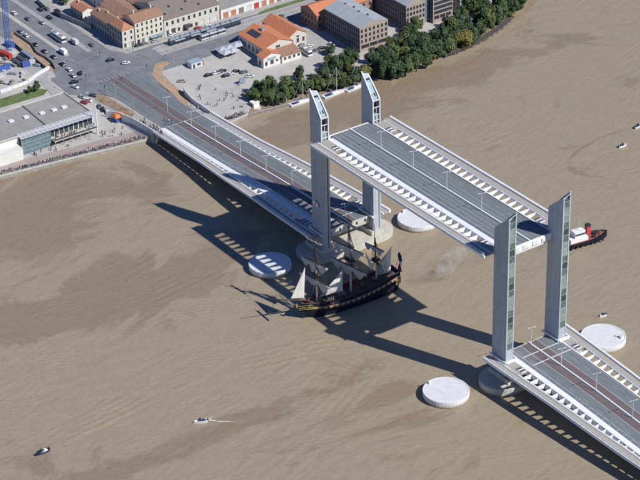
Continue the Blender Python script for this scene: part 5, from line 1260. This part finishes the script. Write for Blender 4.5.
# traffic signals and bollards about the junction, stop shelters at the tram
for n_, (px, py, lb) in enumerate(((100, 58, 'near the end of the avenue'), (86, 81, 'at the lower left of the junction'), (122, 84, 'where the ramp meets the junction'), (147, 71, 'at the head of the far verge'), (133, 52, 'before the corner house'), (105, 92, 'at the head of the near verge'))):
    P = G(px, py); t = thing('traffic_light', 'slim traffic light %s' % lb, 'traffic light', P, group='traffic lights at the junction')
    MB().tube((0, 0, 0), (0, 0, 3.4), .09).build('post', M['steel_dark'], t); MB().cbox((0, 0, 3.2), (.35, .35, 1.0)).build('signal_head', M['dark'], t)
for n_, (px, py) in enumerate(((196, 39), (212, 34.5), (180, 44))):
    P = G(px, py); t = thing('tram_shelter', '%s glass tram shelter from the left beside the tram tracks' % ORD[(1, 2, 0)[n_]], 'shelter', P, R(90), 'tram shelters')
    MB().box(-3, 3, -.8, .8, 2.4, 2.55).build('roof', M['tent'], t); MB().box(-3, 3, .7, .76, .2, 2.4).build('back_pane', M['glass_teal'], t)
    for x_ in (-2.9, 2.9): MB().box(x_-.06, x_+.06, .62, .7, 0, 2.4).build('post', M['steel'], t)

# ------------------------------------------------------------------ people
def person_mesh(pose):
    V = [(0, 0, .92), (0, 0, 1.18), (0, 0, 1.42), (0, 0, 1.52), (.02, 0, 1.66), (0, -.09, .88), (0, .09, .88), (pose[0], -.11, .48), (pose[1], .11, .48), (pose[2], -.11, .06), (pose[3], .11, .06), (pose[2]+.14, -.12, .04), (pose[3]+.14, .12, .04),
         (0, -.19, 1.40), (0, .19, 1.40), (pose[4], -.25, 1.12), (pose[5], .25, 1.12), (pose[6], -.22, pose[7]), (pose[6], .22, pose[7])]
    Ed = [(0, 1), (1, 2), (2, 3), (3, 4), (0, 5), (0, 6), (5, 7), (6, 8), (7, 9), (8, 10), (9, 11), (10, 12), (2, 13), (2, 14), (13, 15), (14, 16), (15, 17), (16, 18)]
    RD = [.15, .145, .15, .06, .11, .095, .095, .07, .07, .05, .05, .04, .04, .07, .07, .05, .05, .04, .04]
    me_ = bpy.data.meshes.new('tmp'); me_.from_pydata(V, Ed, []); o = bpy.data.objects.new('tmp', me_); COL.objects.link(o)
    md = o.modifiers.new('s', 'SKIN')
    for i, sv in enumerate(me_.skin_vertices[0].data): sv.radius = (RD[i]*1.1, RD[i]*1.1); sv.use_root = (i == 0)
    dg = bpy.context.evaluated_depsgraph_get(); m2 = bpy.data.meshes.new_from_object(o.evaluated_get(dg)); bpy.data.objects.remove(o)
    m2.materials.clear()
    for k in range(3): m2.materials.append(CL[0])
    for p in m2.polygons:
        z = sum(m2.vertices[i].co.z for i in p.vertices)/len(p.vertices)
        p.material_index = 2 if z > 1.5 else (1 if z > .93 else 0); p.use_smooth = True
    return m2
PM = [person_mesh(p) for p in ((.03, -.02, 0, 0, .0, .0, .06, .86), (.14, -.08, .12, -.20, -.10, .12, .1, .9), (.02, .0, 0, 0, .10, .10, .34, 1.14))]
HAIR = [M['spar'], M['timber_dark'], M['skin'], M['mast_wood']]
pr = random.Random(21)
SHIRT_WORD = ['black', 'navy', 'dark grey', 'red', 'white', 'blue', 'beige', 'pale grey', 'maroon', 'green']
def person(P, label, group, rz=None, shirt=None):
    m_ = PM[pr.choice((0, 0, 1, 2))]; o = link('person', m_, None, P, pr.uniform(0, 6.28) if rz is None else rz)
    o.scale = (1.05,)*2 + (pr.uniform(.94, 1.08),); i = pr.choice((0, 0, 1, 1, 2, 3, 4, 4, 5, 6, 7, 8, 9)) if shirt is None else shirt
    for s_, mt in enumerate((CL[pr.choice((0, 1, 2, 2, 5, 6))], CL[i], pr.choice(HAIR))): o.material_slots[s_].link = 'OBJECT'; o.material_slots[s_].material = mt
    tag(o, label % SHIRT_WORD[i], 'person', group)
NP = 0
# spectators along the promenade railing: 95, along the quay under the car park, on the ramp and about the ground
SH4 = SHORE[:4]
def along(line, t):
    Ls = [np.hypot(q[0]-p[0], q[1]-p[1]) for p, q in zip(line[:-1], line[1:])]; s_ = t*sum(Ls)
    for (p, q), l in zip(zip(line[:-1], line[1:]), Ls):
        if s_ <= l: return (p[0]+(q[0]-p[0])*s_/l, p[1]+(q[1]-p[1])*s_/l)
        s_ -= l
    return line[-1]
vis = SH4[1:]
for k in range(106):
    tt = min(1, max(0, (k+pr.uniform(-.4, .4))/106)); p = along(vis, tt); wh_ = ('near the left picture edge', 'before the glazed bay', 'before the hall terrace', 'past the hall corner', 'nearest the bridge')[min(4, int(tt*5))]; x_ = p[0]-1.3-abs(pr.gauss(0, .9)); person((x_, p[1], QZ+.03), 'spectator in %s top at the promenade railing ' + wh_, 'crowd at the promenade railing', pr.gauss(0, .5))
for k in range(36):
    px = pr.uniform(4, 128); P = G(px, 171-px*.235-pr.uniform(6, 14)); person((P[0], P[1], P[2]+.03), 'stroller in %s top on the promenade behind the railing crowd', 'strollers on the promenade')
for k in range(50):
    p = along(SHORE[5:], .25+.75*pr.random()); person((p[0]-1.3-abs(pr.gauss(0, 1.1)), p[1], QZ+.02), 'spectator in %s top at the quay edge below the gravel car park', 'crowd at the far quay edge', pr.gauss(-.3, .6))
for k in range(30):
    P = G(pr.uniform(196, 246), pr.uniform(84, 112))
    if P[1] < 20 or P[0] > -199: continue
    person((P[0], P[1], P[2]+.02), 'person in %s top standing about on the gravel by the far quay', 'people on the gravel')
for k in range(26):
    x_ = pr.uniform(-214, -192); y_ = -12.4-pr.uniform(.5, 3.4)
    if x_ > -197.6: y_ = -14.0-pr.uniform(.2, 2.2)
    person((x_, y_, (gz(x_, y_)+.02) if x_ < -197.6 else zdeck(x_)+.02), 'spectator in %s top on the near walkway at the bridge head', 'crowd on the near walkway at the bridge head', pr.gauss(-1.2, .5))
for k in range(14):
    x_ = pr.uniform(-212, -199); y_ = 13.0+pr.uniform(0, 2.6); person((x_, y_, gz(x_, y_)+.02), 'spectator in %s top on the far walkway at the bridge head', 'crowd on the far walkway at the bridge head', pr.gauss(.6, .6))
for k in range(7):
    x_ = pr.uniform(-204, -196); y_ = -9.2+pr.uniform(0, 5); z_ = gz(x_, y_)+.11 if x_ < -198.2 else zdeck(x_)+.02; person((x_, y_, z_), 'person in %s top standing on the roadway at the bridge head', 'people on the closed roadway')
for k in range(20): person((hx1+pr.uniform(1.2, 4.7), pr.uniform(-58, -35), HZ+3.5), 'visitor in %s top on the terrace of the exhibition hall', 'visitors on the hall terrace')
# crew on the ship, standing on its decks
ca, sa = math.cos(SH), math.sin(SH)
for k in range(22):
    u = pr.uniform(.05, .93); lx = -22.5+44.5*u; ly = pr.uniform(-.75, .75)*lerp_tab(BEAM, u); dz = 1.1 if u < .33 else (1.5 if u < .68 else 1.2)
    if -2.5 < lx < .5 and abs(ly) < 1: continue
    person((SO[0]+ca*lx-sa*ly, SO[1]+sa*lx+ca*ly, lerp_tab(SHEER, u)-dz+.02), 'crew member in %s shirt on the deck of the sailing ship', 'crew on the sailing ship', None, pr.choice((3, 3, 4, 5, 1, 8)))

# ------------------------------------------------------------------ trees of the bank
def leaf_mesh(seed, rx, rz_, n, dens=.85):
    r = np.random.default_rng(seed); nc = 15
    ctr = r.normal(size=(nc, 3)); ctr /= np.linalg.norm(ctr, axis=1)[:, None]; ctr *= (r.random((nc, 1))**.45)*.72; ctr[:, 2] = ctr[:, 2]*.95+.05
    rad = .22+.22*r.random(nc); which = r.integers(0, nc, n)
    d = r.normal(size=(n, 3)); d /= np.linalg.norm(d, axis=1)[:, None]; d *= (r.random((n, 1))**.38)
    p = ctr[which]+d*rad[which][:, None]; p *= np.array([rx, rx, rz_])
    s_ = .20+.26*r.random(n)
    nr = p/np.array([rx, rx, rz_]); nr = nr/np.maximum(1e-6, np.linalg.norm(nr, axis=1))[:, None] + r.normal(size=(n, 3))*.55+np.array([0, 0, .35]); nr /= np.linalg.norm(nr, axis=1)[:, None]
    a = np.cross(nr, r.normal(size=(n, 3))); a /= np.linalg.norm(a, axis=1)[:, None]; b = np.cross(nr, a)
    a *= s_[:, None]; b *= (s_*.8)[:, None]
    v = np.stack([p-a, p+b*.9, p+a, p-b*.9], 1).reshape(-1, 3)
    me_ = bpy.data.meshes.new('crown'); me_.vertices.add(4*n); me_.vertices.foreach_set('co', v.ravel()); me_.loops.add(4*n); me_.loops.foreach_set('vertex_index', np.arange(4*n, dtype=np.int32))
    me_.polygons.add(n); me_.polygons.foreach_set('loop_start', np.arange(0, 4*n, 4, dtype=np.int32)); me_.update(calc_edges=True)
    return me_
CR = [leaf_mesh(100+i, 1.0*4.5, 5.0, 3400) for i in range(5)]
def trunk_mesh(seed):
    r_ = random.Random(seed); b = MB().tube((0, 0, -.6), (.15, .1, 3.2), .34, .24, 7)
    for k in range(7):
        t = 2*math.pi*k/7+r_.uniform(-.4, .4); z = r_.uniform(2.4, 3.4); b.tube((.15, .1, z), (2.4*math.cos(t), 2.4*math.sin(t), z+r_.uniform(1.6, 4)), .13, .04, 5)
    return b.tube((.15, .1, 3.2), (-.1, .2, 8.2), .22, .05, 6).mesh('trunk')
TR = [trunk_mesh(i) for i in range(3)]
for t in TR: t.materials.append(M['bark'])
CRM = {}
tr_ = random.Random(77); NT = 0
def tree(x_, y_, s_, leaf, label, group='trees of the riverbank belt', zs=1.0):
    global NT
    z = gz(x_, y_)-.1 if x_ < -198 or y_ < 100 else 1.2
    t = thing('tree', label, 'tree', (x_, y_, z), tr_.uniform(0, 6.28), group); t.scale = (s_*tr_.uniform(.82, 1.1), s_*tr_.uniform(.82, 1.1), s_*zs*tr_.uniform(.78, 1.22))
    link('trunk', TR[NT % 3], t)
    k = (NT % 5, leaf)
    if k not in CRM: m_ = CR[k[0]].copy(); m_.materials.append(LEAF[leaf]); CRM[k] = m_
    link('crown', CRM[k], t, (0, 0, 4.1)); NT += 1
SEG = (('green trees in the belt beside the car park', [(252, 92), (258, 95), (264, 90), (268, 96), (273, 88), (279, 94), (283, 86), (288, 91), (294, 84), (298, 88), (303, 79), (309, 85), (314, 77), (320, 82), (258, 86), (270, 84), (287, 80), (300, 73)]),
       ('dark trees in the belt behind the yachts', [(325, 72), (330, 80), (338, 74), (343, 79), (352, 70), (357, 77), (364, 69), (336, 66), (331, 60), (348, 64)]),
       ('tall dark trees below the nearest office block', [(376, 64), (383, 68), (389, 62), (395, 67), (401, 60), (406, 65), (412, 57), (396, 54), (404, 50), (410, 46), (388, 56), (417, 60), (421, 52), (427, 57), (432, 49), (415, 40), (423, 41)]),
       ('inland trees between the office blocks and the riverbank belt', [(331, 53), (340, 66), (350, 62), (372, 62), (380, 57), (392, 51), (399, 45), (405, 41), (412, 37), (420, 43), (428, 47), (436, 45), (444, 35), (450, 27), (434, 39), (417, 32), (386, 60), (409, 53)]),
       ('bushy trees on the bank behind the jetty', [(438, 51), (443, 43), (449, 47), (455, 39), (461, 43), (452, 31), (466, 36), (473, 38), (470, 27), (480, 31), (478, 21), (488, 25), (485, 14), (494, 17), (499, 19), (503, 10), (495, 6), (508, 5), (514, 9), (520, 2), (483, 5), (474, 12), (464, 20), (467, 8), (476, 1), (458, 26)]))
for lab, pts_ in SEG:
    for it, (px, py) in enumerate(sorted(pts_)):
        P = G(px+tr_.uniform(-1, 1), py+(7.5 if 'car park' in lab else 2 if 'inland' in lab else 4.0 if 'jetty' in lab else 8.0)+tr_.uniform(-.5, .5)); near = 'car park' in lab
        sc = tr_.uniform(.78, 1.0) if near else tr_.uniform(1.0, 1.35)
        if 'inland' in lab: sc = tr_.uniform(.75, 1.05)
        if 'yachts' in lab: sc = tr_.uniform(.85, 1.1)
        yel = (px, py) in ((352, 70), (461, 43), (364, 69))
        tree(P[0], P[1], sc, 4 if yel else tr_.choice((0, 1, 2, 3) if near else (0, 1, 3, 3)), ('yellow-green tree standing out from the dark ' + {352: 'belt behind the yachts', 364: 'belt beside the farther left tower top', 461: 'bank behind the jetty'}[px]) if yel else '%s from the left of the %s' % (ORD[it], lab))
P = G(30, 93); tree(P[0], P[1], .5, 1, 'left one of two small trees on the lawn behind the exhibition hall', 'small lawn trees'); P = G(37, 91); tree(P[0], P[1], .62, 3, 'right one of two small trees on the lawn behind the exhibition hall', 'small lawn trees')
for px, py, s_, lb in ((66, 5, .8, 'tree at the top edge left of the small house'), (101, 16, .55, 'dark tree in the courtyard behind the garden shed'), (108, 10, .45, 'small tree deep in the courtyard by the tiled roofs'), (60, 1, .7, 'tree at the top edge above the avenue'), (281, 19, .45, 'small tree at the corner of the lawn by the orange halls'), (24, 83.5, .35, 'pale shrub beside the white barriers')):
    P = G(px, py); tree(P[0], P[1], s_, 2, lb, 'street trees')
sh_ = random.Random(9); SP = []
for (a_, c_) in (((254, 103), (330, 82)), ((330, 82), (372, 73)), ((372, 73), (436, 58)), ((436, 58), (520, 8))):
    L_ = math.hypot(c_[0]-a_[0], c_[1]-a_[1])
    for k in range(int(L_/4.2)): t = (k+sh_.random())/int(L_/4.2); SP.append((a_[0]+(c_[0]-a_[0])*t+sh_.uniform(-2, 2), a_[1]+(c_[1]-a_[1])*t-sh_.uniform(0, 3)))
for k, (px, py) in enumerate(sorted(SP)):
    P = G(px, py); s_ = sh_.uniform(.38, .62); o = thing('shrub', 'leafy shrub in the undergrowth at the foot of the riverbank trees', 'shrub', (P[0], P[1], 1.6), sh_.uniform(0, 6), 'shrubs at the foot of the riverbank trees'); o.scale = (s_*1.15, s_*1.15, s_*.8)
    kk = (k % 5, k % 4)
    if kk not in CRM: m_ = CR[kk[0]].copy(); m_.materials.append(LEAF[kk[1]]); CRM[kk] = m_
    link('foliage', CRM[kk], o, (0, 0, 2.6)); link('stem', TR[k % 3], o).scale = (1, 1, .5)
# low scrub along the mud bank
r = np.random.default_rng(3); sv = []; n = 0
b = MB()
for p, q in zip(inner[:-2], inner[1:-1]):
    L_ = math.hypot(q[0]-p[0], q[1]-p[1])
    for k in range(int(L_*26)):
        t = r.random(); x_ = p[0]+(q[0]-p[0])*t-abs(r.normal())*2.0+1.0; y_ = p[1]+(q[1]-p[1])*t; z_ = 1.3+r.random()*1.6; s_ = .25+.3*r.random()
        a_ = r.normal(size=3); a_ /= np.linalg.norm(a_); c_ = np.cross(a_, r.normal(size=3)); c_ /= np.linalg.norm(c_)
        P0 = np.array([x_, y_, z_]); b.add([P0-a_*s_, P0+c_*s_, P0+a_*s_, P0-c_*s_], [(0, 1, 2, 3)])
me = bpy.data.meshes.new('scrub'); me.from_pydata(b.v, [], b.f); me.materials.append(LEAF[2])
o = stuff(link('scrub', me)); o['label'] = 'low green scrub along the top of the muddy bank'; o['category'] = 'scrub'
